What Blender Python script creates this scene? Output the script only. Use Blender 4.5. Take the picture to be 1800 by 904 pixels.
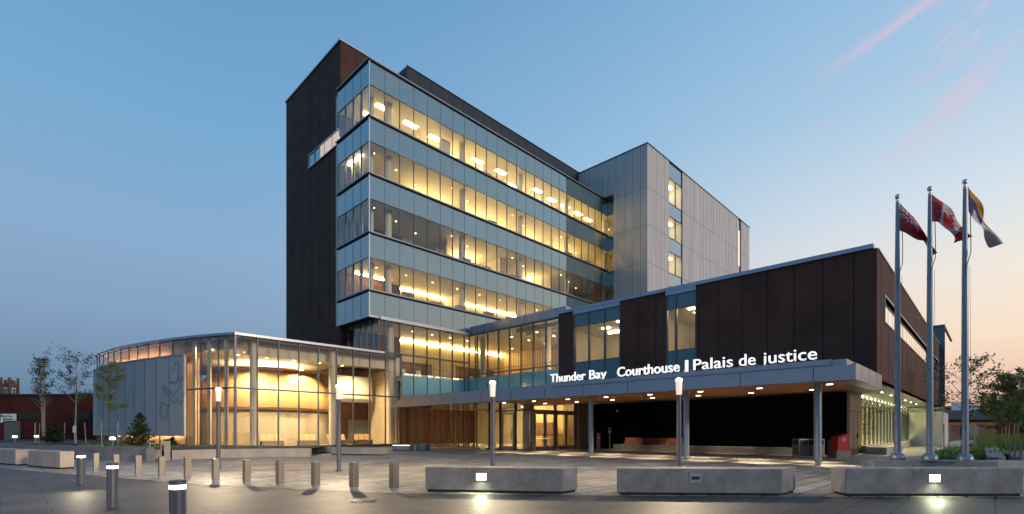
import bpy, bmesh, math, random
from mathutils import Vector, Matrix
R = math.radians
random.seed(7)
S = bpy.context.scene
for o in list(bpy.data.objects): bpy.data.objects.remove(o)
COL = S.collection

# ------------------------------------------------------------------ camera
F = 875.0                      # focal length in photo pixels (1800 wide)
EYE = 1.4
cam_d = bpy.data.cameras.new('camera'); cam = bpy.data.objects.new('camera', cam_d); COL.objects.link(cam)
cam.location = (0, 0, EYE); cam.rotation_euler = (R(90), 0, 0)
cam_d.sensor_width = 36; cam_d.lens = F/1800*36; cam_d.shift_y = (759-452)/1800
cam_d.clip_start = .1; cam_d.clip_end = 6000
S.camera = cam
S.view_settings.view_transform = 'Standard'; S.view_settings.look = 'None'
S.view_settings.gamma = 1; S.view_settings.exposure = 0
S.cycles.max_bounces = 8; S.cycles.diffuse_bounces = 3; S.cycles.glossy_bounces = 4
S.cycles.transparent_max_bounces = 16; S.cycles.sample_clamp_indirect = 6
S.cycles.caustics_reflective = False; S.cycles.caustics_refractive = False

def lin(c):
    return tuple((x/255/12.92 if x/255 <= .04045 else ((x/255+.055)/1.055)**2.4) for x in c)

# ------------------------------------------------------------------ sky at dusk
W = bpy.data.worlds.new('World'); S.world = W; W.use_nodes = True
nt = W.node_tree; N = nt.nodes; L = nt.links
for n in list(N): N.remove(n)
def wn(t, **k):
    n = N.new(t)
    for a, b in k.items(): setattr(n, a, b)
    return n
out = wn('ShaderNodeOutputWorld'); bg = wn('ShaderNodeBackground'); L.new(bg.outputs[0], out.inputs[0])
tc = wn('ShaderNodeTexCoord'); sep = wn('ShaderNodeSeparateXYZ'); L.new(tc.outputs['Generated'], sep.inputs[0])
def wm(op, a, b=None, c=None, clamp=False):
    n = wn('ShaderNodeMath', operation=op); n.use_clamp = clamp
    for i, v in enumerate((a, b, c)):
        if v is None: continue
        if isinstance(v, (int, float)): n.inputs[i].default_value = v
        else: L.new(v, n.inputs[i])
    return n.outputs[0]
def ramp(stops, fac):
    n = wn('ShaderNodeValToRGB'); e = n.color_ramp.elements
    while len(e) < len(stops): e.new(.5)
    for el, (p, c) in zip(e, stops): el.position = p; el.color = (*lin(c), 1)
    L.new(fac, n.inputs[0]); return n.outputs[0]
elev = wm('ARCSINE', sep.outputs[2]); e01 = wm('DIVIDE', elev, R(90), clamp=True)
az = wm('ARCTAN2', sep.outputs[0], sep.outputs[1])             # 0 ahead, + to the right
# distance in azimuth from the afterglow, which lies a little right of the frame
dz = wm('ABSOLUTE', wm('SUBTRACT', az, R(62)))
dz = wm('MINIMUM', dz, wm('SUBTRACT', R(360), dz))
g = wm('SUBTRACT', 1.0, wm('DIVIDE', dz, R(110)), clamp=True)
g = wm('SMOOTH_MIN', g, 1.0, 0.05)
dusk = ramp([(0, (88, 104, 128)), (.05, (106, 138, 167)), (.12, (130, 160, 192)), (.2, (136, 171, 206)), (.32, (116, 168, 209)), (.5, (94, 146, 192)), (1, (66, 112, 165))], e01)
glow = ramp([(0, (214, 170, 158)), (.04, (236, 196, 172)), (.09, (252, 226, 200)), (.15, (243, 234, 222)), (.22, (214, 226, 236)), (.32, (172, 204, 230)), (.45, (140, 184, 222)), (1, (80, 130, 185))], e01)
gm = wn('ShaderNodeMapRange', interpolation_type='SMOOTHSTEP'); L.new(g, gm.inputs[0]); gm.inputs[1].default_value = .12; gm.inputs[2].default_value = .93
mix = wn('ShaderNodeMix', data_type='RGBA'); L.new(gm.outputs[0], mix.inputs[0]); L.new(dusk, mix.inputs[6]); L.new(glow, mix.inputs[7])
# physical sky, weak, on top of the measured dusk colours
sky = wn('ShaderNodeTexSky', sky_type='NISHITA'); sky.sun_disc = False; sky.sun_elevation = R(2); sky.sun_rotation = R(100); sky.air_density = 1.4
add = wn('ShaderNodeMix', data_type='RGBA', blend_type='ADD'); add.inputs[0].default_value = .006
L.new(mix.outputs[2], add.inputs[6]); L.new(sky.outputs[0], add.inputs[7])
# thin pink cirrus, high on the right
yy = wm('MAXIMUM', sep.outputs[1], .08)
cuv = wn('ShaderNodeCombineXYZ'); L.new(wm('DIVIDE', sep.outputs[0], yy), cuv.inputs[0]); L.new(wm('DIVIDE', sep.outputs[2], yy), cuv.inputs[1])
mp0 = wn('ShaderNodeMapping'); L.new(cuv.outputs[0], mp0.inputs[0]); mp0.inputs['Rotation'].default_value = (0, 0, R(-40))
mp = wn('ShaderNodeMapping'); L.new(mp0.outputs[0], mp.inputs[0]); mp.inputs['Scale'].default_value = (2.6, 13, 1); mp.inputs['Location'].default_value = (.3, .55, 0)
nz = wn('ShaderNodeTexNoise'); L.new(mp.outputs[0], nz.inputs[0]); nz.inputs['Scale'].default_value = 1.0; nz.inputs['Detail'].default_value = 6; nz.inputs['Roughness'].default_value = .6; nz.inputs['Distortion'].default_value = .5
cr = wn('ShaderNodeMapRange', interpolation_type='SMOOTHSTEP'); L.new(nz.outputs[0], cr.inputs[0]); cr.inputs[1].default_value = .5; cr.inputs[2].default_value = .72
band = wn('ShaderNodeMapRange', interpolation_type='SMOOTHSTEP'); L.new(e01, band.inputs[0]); band.inputs[1].default_value = .235; band.inputs[2].default_value = .32
azb = wn('ShaderNodeMapRange', interpolation_type='SMOOTHSTEP'); L.new(az, azb.inputs[0]); azb.inputs[1].default_value = R(27); azb.inputs[2].default_value = R(40)
cf = wm('MULTIPLY', wm('MULTIPLY', cr.outputs[0], band.outputs[0]), wm('MULTIPLY', azb.outputs[0], .8))
cm = wn('ShaderNodeMix', data_type='RGBA'); L.new(cf, cm.inputs[0]); L.new(add.outputs[2], cm.inputs[6]); cm.inputs[7].default_value = (*lin((226, 196, 212)), 1)
L.new(cm.outputs[2], bg.inputs[0]); bg.inputs[1].default_value = 1.0

# afterglow light from low on the right, broad and weak
sd = bpy.data.lights.new('afterglow', 'SUN'); sd.energy = 1.25; sd.angle = R(8); sd.color = (1, .8, .64)
so = bpy.data.objects.new('afterglow', sd); COL.objects.link(so)
SAZ, SEL = R(125), R(14)
sdir = Vector((math.cos(SEL)*math.sin(SAZ), math.cos(SEL)*math.cos(SAZ), math.sin(SEL)))
so.rotation_euler = sdir.to_track_quat('Z', 'Y').to_euler()

# ------------------------------------------------------------------ frames and helpers
TH = math.atan2(875, 850); CT, ST = math.cos(TH), math.sin(TH)
def bp(p, q, z=0.0): return Vector((p*CT-q*ST, p*ST+q*CT, z))      # building axes -> world
def qat(px, p):                                                    # q where a sight line crosses plane p
    s = (px-900)/F; Y = p/(CT*s+ST); return Y*(CT-ST*s)
def pat(px, q):
    s = (px-900)/F; Y = q/(CT-ST*s); return Y*(CT*s+ST)
def gx(px, Y): return (px-900)/F*Y

class MB:
    def __init__(s): s.v = []; s.f = []; s.mi = []; s.sm = False
    def face(s, pts, mi=0):
        i = len(s.v); s.v += [Vector(p) for p in pts]; s.f.append(tuple(range(i, i+len(pts)))); s.mi.append(mi)
    def hexa(s, c, mi=0):      # 8 corners: bottom 4 ccw, top 4 ccw
        i = len(s.v); s.v += [Vector(p) for p in c]
        for f in ((3,2,1,0),(4,5,6,7),(0,1,5,4),(1,2,6,5),(2,3,7,6),(3,0,4,7)):
            s.f.append(tuple(i+k for k in f)); s.mi.append(mi)
    def box(s, x0, x1, y0, y1, z0, z1, mi=0):
        s.hexa([(x0,y0,z0),(x1,y0,z0),(x1,y1,z0),(x0,y1,z0),(x0,y0,z1),(x1,y0,z1),(x1,y1,z1),(x0,y1,z1)], mi)
    def pq(s, p0, p1, q0, q1, z0, z1, mi=0):
        s.hexa([bp(p0,q0,z0),bp(p1,q0,z0),bp(p1,q1,z0),bp(p0,q1,z0),bp(p0,q0,z1),bp(p1,q0,z1),bp(p1,q1,z1),bp(p0,q1,z1)], mi)
    def prism(s, poly, z0, z1, mi=0):
        i = len(s.v); n = len(poly)
        s.v += [Vector((a[0],a[1],z0)) for a in poly]+[Vector((a[0],a[1],z1)) for a in poly]
        s.f.append(tuple(reversed(range(i,i+n)))); s.f.append(tuple(range(i+n,i+2*n))); s.mi += [mi,mi]
        for k in range(n):
            j = (k+1)%n; s.f.append((i+k,i+j,i+n+j,i+n+k)); s.mi.append(mi)
    def lathe(s, x, y, prof, n=20, mi=0):
        i = len(s.v)
        for r, z in prof:
            for k in range(n):
                a = 2*math.pi*k/n; s.v.append(Vector((x+r*math.cos(a), y+r*math.sin(a), z)))
        for j in range(len(prof)-1):
            for k in range(n):
                m = (k+1)%n; s.f.append((i+j*n+k,i+j*n+m,i+(j+1)*n+m,i+(j+1)*n+k)); s.mi.append(mi)
        s.f.append(tuple(reversed(range(i,i+n)))); s.f.append(tuple(range(i+(len(prof)-1)*n,i+len(prof)*n))); s.mi += [mi,mi]
    def tube(s, pts, rr, n=6, mi=0):
        pts = [Vector(p) for p in pts]; i = len(s.v)
        if isinstance(rr, (int, float)): rr = [rr]*len(pts)
        for k, p in enumerate(pts):
            d = (pts[min(k+1,len(pts)-1)]-pts[max(k-1,0)]).normalized()
            u = d.cross(Vector((0,0,1)) if abs(d.z) < .9 else Vector((1,0,0))).normalized(); w = d.cross(u)
            for m in range(n):
                a = 2*math.pi*m/n; s.v.append(p+(u*math.cos(a)+w*math.sin(a))*rr[k])
        for k in range(len(pts)-1):
            for m in range(n):
                m2 = (m+1)%n; s.f.append((i+k*n+m,i+k*n+m2,i+(k+1)*n+m2,i+(k+1)*n+m)); s.mi.append(mi)
        s.f.append(tuple(reversed(range(i,i+n)))); s.f.append(tuple(range(i+(len(pts)-1)*n,i+len(pts)*n))); s.mi += [mi,mi]
    def build(s, name, mats, parent=None, smooth=False, bevel=0, origin=None, local=False):
        me = bpy.data.meshes.new(name)
        o = bpy.data.objects.new(name, me); COL.objects.link(o)
        org = Vector((0,0,0))
        if parent is None:
            if origin is None:
                lo = Vector([min(v[k] for v in s.v) for k in range(3)]); hi = Vector([max(v[k] for v in s.v) for k in range(3)])
                org = Vector(((lo.x+hi.x)/2, (lo.y+hi.y)/2, lo.z))
            else: org = Vector(origin)
            o.location = org
        else:
            o.parent = parent
            org = Vector((0,0,0)) if local else root_loc(parent)
        me.from_pydata([v-org for v in s.v], [], s.f)
        for m in (mats if isinstance(mats, (list, tuple)) else [mats]): me.materials.append(m)
        for pl, mi in zip(me.polygons, s.mi): pl.material_index = mi; pl.use_smooth = smooth
        me.update()
        bm = bmesh.new(); bm.from_mesh(me); bmesh.ops.recalc_face_normals(bm, faces=bm.faces); bm.to_mesh(me); bm.free()
        if bevel:
            b = o.modifiers.new('bevel', 'BEVEL'); b.width = bevel; b.segments = 2; b.limit_method = 'ANGLE'
        if smooth:
            m2 = o.modifiers.new('ws', 'EDGE_SPLIT'); m2.split_angle = R(40)
        return o
def root_loc(o):
    v = Vector((0,0,0))
    while o: v = v+Vector(o.location); o = o.parent
    return v
def tag(o, label=None, cat=None, group=None, kind=None):
    if label: o['label'] = label
    if cat: o['category'] = cat
    if group: o['group'] = group
    if kind: o['kind'] = kind
    return o
def thing(name, loc, label, cat, group=None, rz=0):
    o = bpy.data.objects.new(name, None); COL.objects.link(o); o.location = loc; o.rotation_euler = (0,0,rz); o.empty_display_size = .2
    return tag(o, label, cat, group)
def copy_tree(o, parent=None):
    c = o.copy(); COL.objects.link(c)
    if parent: c.parent = parent
    for ch in list(o.children): copy_tree(ch, c)
    return c

# ------------------------------------------------------------------ materials
def mat(name):
    m = bpy.data.materials.new(name); m.use_nodes = True; return m, m.node_tree, m.node_tree.nodes['Principled BSDF']
def nn(t, ty, **k):
    n = t.nodes.new(ty)
    for a, b in k.items(): setattr(n, a, b)
    return n
def wcoord(t, scale=(1,1,1)):
    g = nn(t, 'ShaderNodeNewGeometry'); m = nn(t, 'ShaderNodeMapping', vector_type='POINT')
    m.inputs['Rotation'].default_value = (0, 0, -TH); m.inputs['Scale'].default_value = scale
    t.links.new(g.outputs['Position'], m.inputs[0]); return m.outputs[0]
def surf(name, col, rough=.6, metal=0, var=.15, nscale=3, stretch=(1,1,1), bump=0, spec=.5, fine=0):
    m, t, b = mat(name); c = wcoord(t, stretch)
    n1 = nn(t, 'ShaderNodeTexNoise'); n1.inputs['Scale'].default_value = nscale; n1.inputs['Detail'].default_value = 6; n1.inputs['Roughness'].default_value = .6
    t.links.new(c, n1.inputs[0])
    mr = nn(t, 'ShaderNodeMapRange'); mr.inputs[1].default_value = .3; mr.inputs[2].default_value = .7; mr.inputs[3].default_value = 1-var; mr.inputs[4].default_value = 1+var
    t.links.new(n1.outputs[0], mr.inputs[0])
    v = nn(t, 'ShaderNodeVectorMath', operation='SCALE'); v.inputs[0].default_value = col; t.links.new(mr.outputs[0], v.inputs['Scale'])
    t.links.new(v.outputs[0], b.inputs['Base Color'])
    b.inputs['Roughness'].default_value = rough; b.inputs['Metallic'].default_value = metal; b.inputs['Specular IOR Level'].default_value = spec
    if bump:
        bn = nn(t, 'ShaderNodeBump'); bn.inputs['Strength'].default_value = bump; bn.inputs['Distance'].default_value = .02
        n2 = nn(t, 'ShaderNodeTexNoise'); n2.inputs['Scale'].default_value = fine or nscale*8; n2.inputs['Detail'].default_value = 4; t.links.new(c, n2.inputs[0])
        t.links.new(n2.outputs[0], bn.inputs['Height']); t.links.new(bn.outputs[0], b.inputs['Normal'])
    return m
def emis(name, col, st):
    m, t, b = mat(name); b.inputs['Base Color'].default_value = (.8,.8,.8,1)
    b.inputs['Emission Color'].default_value = (*col, 1); b.inputs['Emission Strength'].default_value = st; return m
def glass(name, tint, base=.07, mul=2.0, gloss=(1,1,1), rough=0, wav=.0):
    m = bpy.data.materials.new(name); m.use_nodes = True; t = m.node_tree; t.nodes.clear()
    o = nn(t, 'ShaderNodeOutputMaterial'); mx = nn(t, 'ShaderNodeMixShader'); tr = nn(t, 'ShaderNodeBsdfTransparent'); gl = nn(t, 'ShaderNodeBsdfGlossy')
    fr = nn(t, 'ShaderNodeFresnel'); fr.inputs[0].default_value = 1.5
    ma = nn(t, 'ShaderNodeMath', operation='MULTIPLY_ADD'); ma.inputs[1].default_value = mul; ma.inputs[2].default_value = base; ma.use_clamp = True
    # fresnel must not see the back side as an exit from glass: use facing instead
    lw = nn(t, 'ShaderNodeLayerWeight'); lw.inputs[0].default_value = .5
    pw = nn(t, 'ShaderNodeMath', operation='POWER'); t.links.new(lw.outputs['Facing'], pw.inputs[0]); pw.inputs[1].default_value = 4.0
    t.links.new(pw.outputs[0], ma.inputs[0]); t.links.new(ma.outputs[0], mx.inputs[0])
    tr.inputs[0].default_value = (*tint, 1); gl.inputs[0].default_value = (*gloss, 1); gl.inputs['Roughness'].default_value = rough
    t.links.new(tr.outputs[0], mx.inputs[1]); t.links.new(gl.outputs[0], mx.inputs[2]); t.links.new(mx.outputs[0], o.inputs[0])
    if wav:
        c = wcoord(t, (.25,.25,.12)); n1 = nn(t, 'ShaderNodeTexNoise'); n1.inputs['Scale'].default_value = 1.3; t.links.new(c, n1.inputs[0])
        bn = nn(t, 'ShaderNodeBump'); bn.inputs['Strength'].default_value = wav; bn.inputs['Distance'].default_value = .05; t.links.new(n1.outputs[0], bn.inputs['Height']); t.links.new(bn.outputs[0], gl.inputs['Normal'])
    return m
def coated(name, col, base=.25, rough=.04, mul=1.0, gl_col=(1,1,1)):
    m = bpy.data.materials.new(name); m.use_nodes = True; t = m.node_tree; t.nodes.clear()
    o = nn(t, 'ShaderNodeOutputMaterial'); mx = nn(t, 'ShaderNodeMixShader'); df = nn(t, 'ShaderNodeBsdfDiffuse'); gl = nn(t, 'ShaderNodeBsdfGlossy')
    lw = nn(t, 'ShaderNodeLayerWeight'); lw.inputs[0].default_value = .5
    pw = nn(t, 'ShaderNodeMath', operation='POWER'); t.links.new(lw.outputs['Facing'], pw.inputs[0]); pw.inputs[1].default_value = 4.0
    ma = nn(t, 'ShaderNodeMath', operation='MULTIPLY_ADD'); ma.inputs[1].default_value = mul; ma.inputs[2].default_value = base; ma.use_clamp = True
    t.links.new(pw.outputs[0], ma.inputs[0]); t.links.new(ma.outputs[0], mx.inputs[0])
    c = wcoord(t); n1 = nn(t, 'ShaderNodeTexNoise'); n1.inputs['Scale'].default_value = .5; t.links.new(c, n1.inputs[0])
    mr = nn(t, 'ShaderNodeMapRange'); mr.inputs[3].default_value = .85; mr.inputs[4].default_value = 1.15; t.links.new(n1.outputs[0], mr.inputs[0])
    v = nn(t, 'ShaderNodeVectorMath', operation='SCALE'); v.inputs[0].default_value = col; t.links.new(mr.outputs[0], v.inputs['Scale']); t.links.new(v.outputs[0], df.inputs[0])
    gl.inputs[0].default_value = (*gl_col, 1); gl.inputs['Roughness'].default_value = rough
    t.links.new(df.outputs[0], mx.inputs[1]); t.links.new(gl.outputs[0], mx.inputs[2]); t.links.new(mx.outputs[0], o.inputs[0]); return m
def brickmat(name, c1, c2, mortar, w, h, rough=.8, msize=.01, vert=False, bump=.3, swap=False):
    m, t, b = mat(name)
    g = nn(t, 'ShaderNodeNewGeometry'); mp = nn(t, 'ShaderNodeMapping'); mp.inputs['Rotation'].default_value = (0,0,-TH); t.links.new(g.outputs['Position'], mp.inputs[0])
    src = mp.outputs[0]
    if vert:    # wall: use (p+q, z)
        sx = nn(t, 'ShaderNodeSeparateXYZ'); t.links.new(src, sx.inputs[0]); ad = nn(t, 'ShaderNodeMath', operation='ADD'); t.links.new(sx.outputs[0], ad.inputs[0]); t.links.new(sx.outputs[1], ad.inputs[1])
        cx = nn(t, 'ShaderNodeCombineXYZ'); t.links.new(ad.outputs[0], cx.inputs[0]); t.links.new(sx.outputs[2], cx.inputs[1]); src = cx.outputs[0]
    elif swap:
        sx = nn(t, 'ShaderNodeSeparateXYZ'); t.links.new(src, sx.inputs[0]); cx = nn(t, 'ShaderNodeCombineXYZ'); t.links.new(sx.outputs[1], cx.inputs[0]); t.links.new(sx.outputs[0], cx.inputs[1]); src = cx.outputs[0]
    br = nn(t, 'ShaderNodeTexBrick'); t.links.new(src, br.inputs['Vector']); br.inputs['Color1'].default_value = (*c1,1); br.inputs['Color2'].default_value = (*c2,1); br.inputs['Mortar'].default_value = (*mortar,1)
    br.inputs['Scale'].default_value = 1; br.inputs['Mortar Size'].default_value = msize; br.inputs['Brick Width'].default_value = w; br.inputs['Row Height'].default_value = h; br.inputs['Bias'].default_value = 0
    n1 = nn(t, 'ShaderNodeTexNoise'); n1.inputs['Scale'].default_value = .6; n1.inputs['Detail'].default_value = 8; t.links.new(mp.outputs[0], n1.inputs[0])
    mr = nn(t, 'ShaderNodeMapRange'); mr.inputs[1].default_value = .3; mr.inputs[2].default_value = .7; mr.inputs[3].default_value = .66 if not vert else .8; mr.inputs[4].default_value = 1.3 if not vert else 1.2; t.links.new(n1.outputs[0], mr.inputs[0])
    n2 = nn(t, 'ShaderNodeTexNoise'); n2.inputs['Scale'].default_value = 45; n2.inputs['Detail'].default_value = 3; t.links.new(mp.outputs[0], n2.inputs[0])
    mr2 = nn(t, 'ShaderNodeMapRange'); mr2.inputs[3].default_value = .8; mr2.inputs[4].default_value = 1.2; t.links.new(n2.outputs[0], mr2.inputs[0])
    mm = nn(t, 'ShaderNodeMath', operation='MULTIPLY'); t.links.new(mr.outputs[0], mm.inputs[0]); t.links.new(mr2.outputs[0], mm.inputs[1])
    v = nn(t, 'ShaderNodeVectorMath', operation='SCALE'); t.links.new(br.outputs[0], v.inputs[0]); t.links.new(mm.outputs[0], v.inputs['Scale']); t.links.new(v.outputs[0], b.inputs['Base Color'])
    b.inputs['Roughness'].default_value = rough; b.inputs['Specular IOR Level'].default_value = .2 if vert else .5
    bn = nn(t, 'ShaderNodeBump'); bn.inputs['Strength'].default_value = bump; bn.inputs['Distance'].default_value = .01; bn.invert = True
    t.links.new(br.outputs['Fac'], bn.inputs['Height']); t.links.new(bn.outputs[0], b.inputs['Normal'])
    return m

M = {}
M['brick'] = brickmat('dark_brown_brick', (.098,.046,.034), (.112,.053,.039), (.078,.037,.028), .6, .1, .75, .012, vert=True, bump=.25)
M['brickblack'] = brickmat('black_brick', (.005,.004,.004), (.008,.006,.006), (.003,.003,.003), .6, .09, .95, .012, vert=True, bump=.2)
M['softjoint'] = surf('grey_panel_joint', (.25,.25,.25), .9)
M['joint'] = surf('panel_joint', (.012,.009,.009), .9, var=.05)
M['redbrick'] = brickmat('red_brick', (.09,.018,.014), (.06,.014,.012), (.06,.03,.025), .4, .12, .85, .012, vert=True)
M['tanbrick'] = brickmat('tan_brick', (.3,.11,.05), (.22,.08,.04), (.2,.15,.12), .5, .14, .85, .02, vert=True)
M['stonebrick'] = brickmat('brown_stone', (.16,.11,.08), (.09,.065,.05), (.2,.16,.12), .9, .4, .9, .04, vert=True)
M['bluemetal'] = surf('blue_grey_metal_panel', (.30,.34,.42), .38, .85, var=.06, nscale=1)
M['lightmetal'] = surf('pale_metal_trim', (.5,.52,.55), .35, .6, var=.05)
M['cornice'] = surf('grey_cornice_metal', (.3,.32,.34), .45, .5, var=.05)
M['darkmetal'] = surf('dark_metal_cladding', (.022,.026,.036), .45, .3, var=.15, nscale=.4)
M['mullion'] = surf('grey_aluminium_mullion', (.10,.12,.15), .4, .5, var=.05)
M['beige'] = surf('champagne_aluminium_frame', (.42,.36,.27), .4, .3, var=.05)
M['steel'] = surf('brushed_stainless_steel', (.25,.225,.19), .38, .9, var=.12, nscale=2, stretch=(6,6,.6))
M['polegrey'] = surf('grey_painted_pole', (.10,.115,.15), .4, .4, var=.04)
M['whitepole'] = surf('pale_painted_flagpole', (.2,.24,.3), .35, .4, var=.04)
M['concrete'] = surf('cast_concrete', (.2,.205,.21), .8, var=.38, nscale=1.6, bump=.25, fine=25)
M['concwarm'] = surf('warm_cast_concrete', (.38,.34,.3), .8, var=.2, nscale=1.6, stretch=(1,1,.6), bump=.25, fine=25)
M['hole'] = surf('dark_form_tie_hole', (.03,.03,.03), .9)
M['stone_left'] = surf('white_fibre_cement_panel', (.62,.6,.57), .7, var=.17, nscale=1.4, stretch=(3,3,.08))
M['screen'] = surf('white_precast_panel', (.42,.42,.43), .75, var=.05, nscale=1, stretch=(1,1,.5))
M['screenline'] = surf('engraved_groove', (.1,.1,.11), .9)
M['wallwhite'] = surf('interior_white_paint', (.74,.68,.55), .6, var=.04)
M['ceil'] = surf('white_ceiling_tile', (.78,.73,.6), .7, var=.03)
M['beigewall'] = surf('beige_plaster_wall', (.62,.54,.4), .6, var=.12, nscale=1.5, stretch=(1,1,.3))
M['brownwall'] = surf('walnut_wall_panel', (.17,.095,.055), .5, var=.15, nscale=2, stretch=(1,1,8))
M['palewood'] = surf('pale_timber_lining', (.58,.44,.26), .45, var=.2, nscale=1.2, stretch=(5,5,.3))
M['floor_in'] = surf('interior_stone_floor', (.55,.49,.38), .25, var=.1)
M['desk'] = surf('grey_furniture_laminate', (.2,.19,.17), .5, var=.1)
M['drum'] = None
M['fins'] = surf('rust_brown_timber', (.27,.095,.045), .6, var=.35, nscale=2, stretch=(3,3,.4))
M['soffit'] = None
M['seat'] = surf('red_brown_timber_slat', (.22,.07,.035), .55, var=.2, nscale=3, stretch=(1,1,6))
M['spandrel'] = coated('grey_spandrel_glass', (.12,.19,.2), base=.26, mul=1.2, rough=.02, gl_col=(.85,.97,1))
M['teal'] = coated('teal_spandrel_glass', (.06,.16,.20), base=.06, mul=1.0, rough=.08)
M['tealband'] = coated('pale_teal_back_painted_glass', (.26,.5,.5), base=.12, mul=1.0, rough=.05)
M['tealglow'] = glass('frosted_teal_glass', (.3,.62,.62), base=.09, mul=1.2)
M['glass'] = glass('vision_glass', (.93,.93,.86), base=.07, mul=1.2)
M['glassdim'] = glass('vision_glass_unlit_floor', (.9,.92,.9), base=.085, mul=1.3)
M['lobbyglass'] = glass('lobby_glass', (.96,.94,.88), base=.075, mul=1.0)
M['sideglass'] = coated('mirror_like_side_glass', (.7,.68,.6), base=.75, mul=.4, rough=.03)
M['lamp'] = emis('office_light_diffuser', (1,.78,.42), 26)
M['lampdim'] = emis('small_downlight', (1,.78,.42), 14)
M['cove'] = emis('cove_light_strip', (1,.72,.28), 60)
M['up'] = emis('unseen_ceiling_fill', (1,.7,.27), 190)
M['upwarm'] = emis('lobby_uplighter', (1,.66,.32), 40)
M['fasc'] = emis('fascia_fill_glow', (1,.5,.26), 110)
M['rim'] = emis('lobby_ceiling_fill', (1,.78,.45), 6)
M['sidestrip'] = emis('side_glazing_strip_light', (1,.9,.42), 42)
M['hall'] = emis('hall_downlight', (1,.74,.34), 120)
M['canlamp'] = emis('canopy_downlight_lens', (1,.86,.6), 10)
M['head'] = emis('post_lamp_lens', (1,.78,.5), 14)
M['headlow'] = emis('post_lamp_frosted_sleeve', (1,.7,.48), .75)
M['ring'] = emis('bollard_light_ring', (1,.86,.62), 9)
M['benchlamp'] = emis('bench_light_lens', (.93,1,.62), 6)
M['ledstrip'] = emis('led_edge_strip', (.95,.95,1), 2.5)
M['letters'] = emis('lit_white_letter', (1,.97,.95), .95)
M['exit'] = emis('red_exit_light', (1,.06,.03), 1.6)
M['curtain'] = surf('pale_wavy_blind', (.62,.58,.3), .7, var=.1)
M['whitedoor'] = surf('white_sectional_door', (.6,.6,.62), .5, var=.04)
M['red'] = surf('red_mailbox_paint', (.42,.02,.02), .35, var=.05)
M['white'] = surf('white_paint', (.75,.75,.75), .5, var=.04)
M['black'] = surf('black_paint', (.02,.02,.02), .4, var=.1)
M['binmetal'] = surf('grey_brown_bin_metal', (.17,.15,.14), .45, .3, var=.1)
M['gravel'] = brickmat('planter_gravel', (.09,.085,.08), (.04,.04,.042), (.01,.01,.01), .13, .07, .9, .02)
M['soil'] = surf('dark_planting_soil', (.035,.028,.022), .95, var=.4, nscale=6, bump=.8, fine=25)
M['bark'] = surf('grey_tree_bark', (.11,.085,.07), .9, var=.3, nscale=8)
M['birch'] = surf('birch_bark', (.27,.25,.22), .8, var=.45, nscale=5, stretch=(1,1,4))
M['stake'] = surf('weathered_timber_stake', (.32,.27,.2), .85, var=.2)
M['leafdark'] = surf('dark_tree_leaf', (.028,.045,.018), .6, var=.45, nscale=2.5)
M['leaf'] = surf('green_tree_leaf', (.11,.15,.035), .6, var=.5, nscale=2)
M['leafbush'] = surf('evergreen_needle', (.04,.06,.015), .7, var=.5, nscale=4)
M['grassm'] = surf('tall_green_grass', (.12,.2,.035), .7, var=.5, nscale=1.5)
M['cover'] = surf('bright_ground_cover_leaf', (.13,.26,.035), .6, var=.5, nscale=3)
M['roofdark'] = surf('dark_shingle_roof', (.03,.03,.035), .85, var=.3, nscale=4)
M['blindgrey'] = surf('grey_steel_door', (.12,.13,.13), .5, var=.1)
M['warehouse'] = surf('pale_corrugated_metal', (.3,.32,.36), .5, .2, var=.1)
M['flagred'] = surf('red_flag_cloth', (.45,.012,.03), .75, var=.12)
M['flagwhite'] = surf('white_flag_cloth', (.72,.68,.7), .75, var=.08)
M['flagblue'] = surf('navy_flag_cloth', (.02,.035,.17), .75, var=.1)
M['flagyellow'] = surf('golden_flag_cloth', (.62,.30,.03), .75, var=.1)
M['flaggreen'] = surf('green_flag_shield', (.03,.16,.06), .75, var=.1)
m = bpy.data.materials.new('glowing_ring_lens'); m.use_nodes = True; t_ = m.node_tree; t_.nodes.clear()
o_ = t_.nodes.new('ShaderNodeOutputMaterial'); e_ = t_.nodes.new('ShaderNodeEmission'); e_.inputs[0].default_value = (1,.86,.62,1); e_.inputs[1].default_value = 3.0
r_ = t_.nodes.new('ShaderNodeBsdfTransparent'); a_ = t_.nodes.new('ShaderNodeAddShader'); t_.links.new(e_.outputs[0], a_.inputs[0]); t_.links.new(r_.outputs[0], a_.inputs[1]); t_.links.new(a_.outputs[0], o_.inputs[0]); M['ringt'] = m
def stripes(name, c1, c2, sc, ang, rough=.45):
    m, t, b = mat(name); c = wcoord(t)
    w = nn(t, 'ShaderNodeTexWave', wave_type='BANDS', bands_direction='X'); mp = nn(t, 'ShaderNodeMapping'); mp.inputs['Rotation'].default_value = ang
    t.links.new(c, mp.inputs[0]); t.links.new(mp.outputs[0], w.inputs[0]); w.inputs['Scale'].default_value = sc; w.inputs['Distortion'].default_value = .15
    cr = nn(t, 'ShaderNodeValToRGB'); cr.color_ramp.elements[0].color = (*c1,1); cr.color_ramp.elements[1].color = (*c2,1); cr.color_ramp.elements[0].position = .05; cr.color_ramp.elements[1].position = .3
    t.links.new(w.outputs[0], cr.inputs[0]); t.links.new(cr.outputs[0], b.inputs['Base Color']); b.inputs['Roughness'].default_value = rough; return m
M['drum'] = stripes('curved_timber_slat_drum', (.42,.24,.09), (.62,.42,.2), 2.2, (R(8), R(86), 0))
M['soffit'] = stripes('cedar_soffit_board', (.28,.1,.04), (.66,.26,.1), 1.9, (0,0,R(90)))
M['slatwall'] = stripes('timber_slat_wall', (.2,.1,.04), (.6,.4,.2), 1.1, (0,0,R(45)))
M['road'] = brickmat('dark_road_paver', (.07,.057,.047), (.045,.038,.033), (.012,.011,.01), 1.3, .65, .56, .02, bump=.4)
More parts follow.
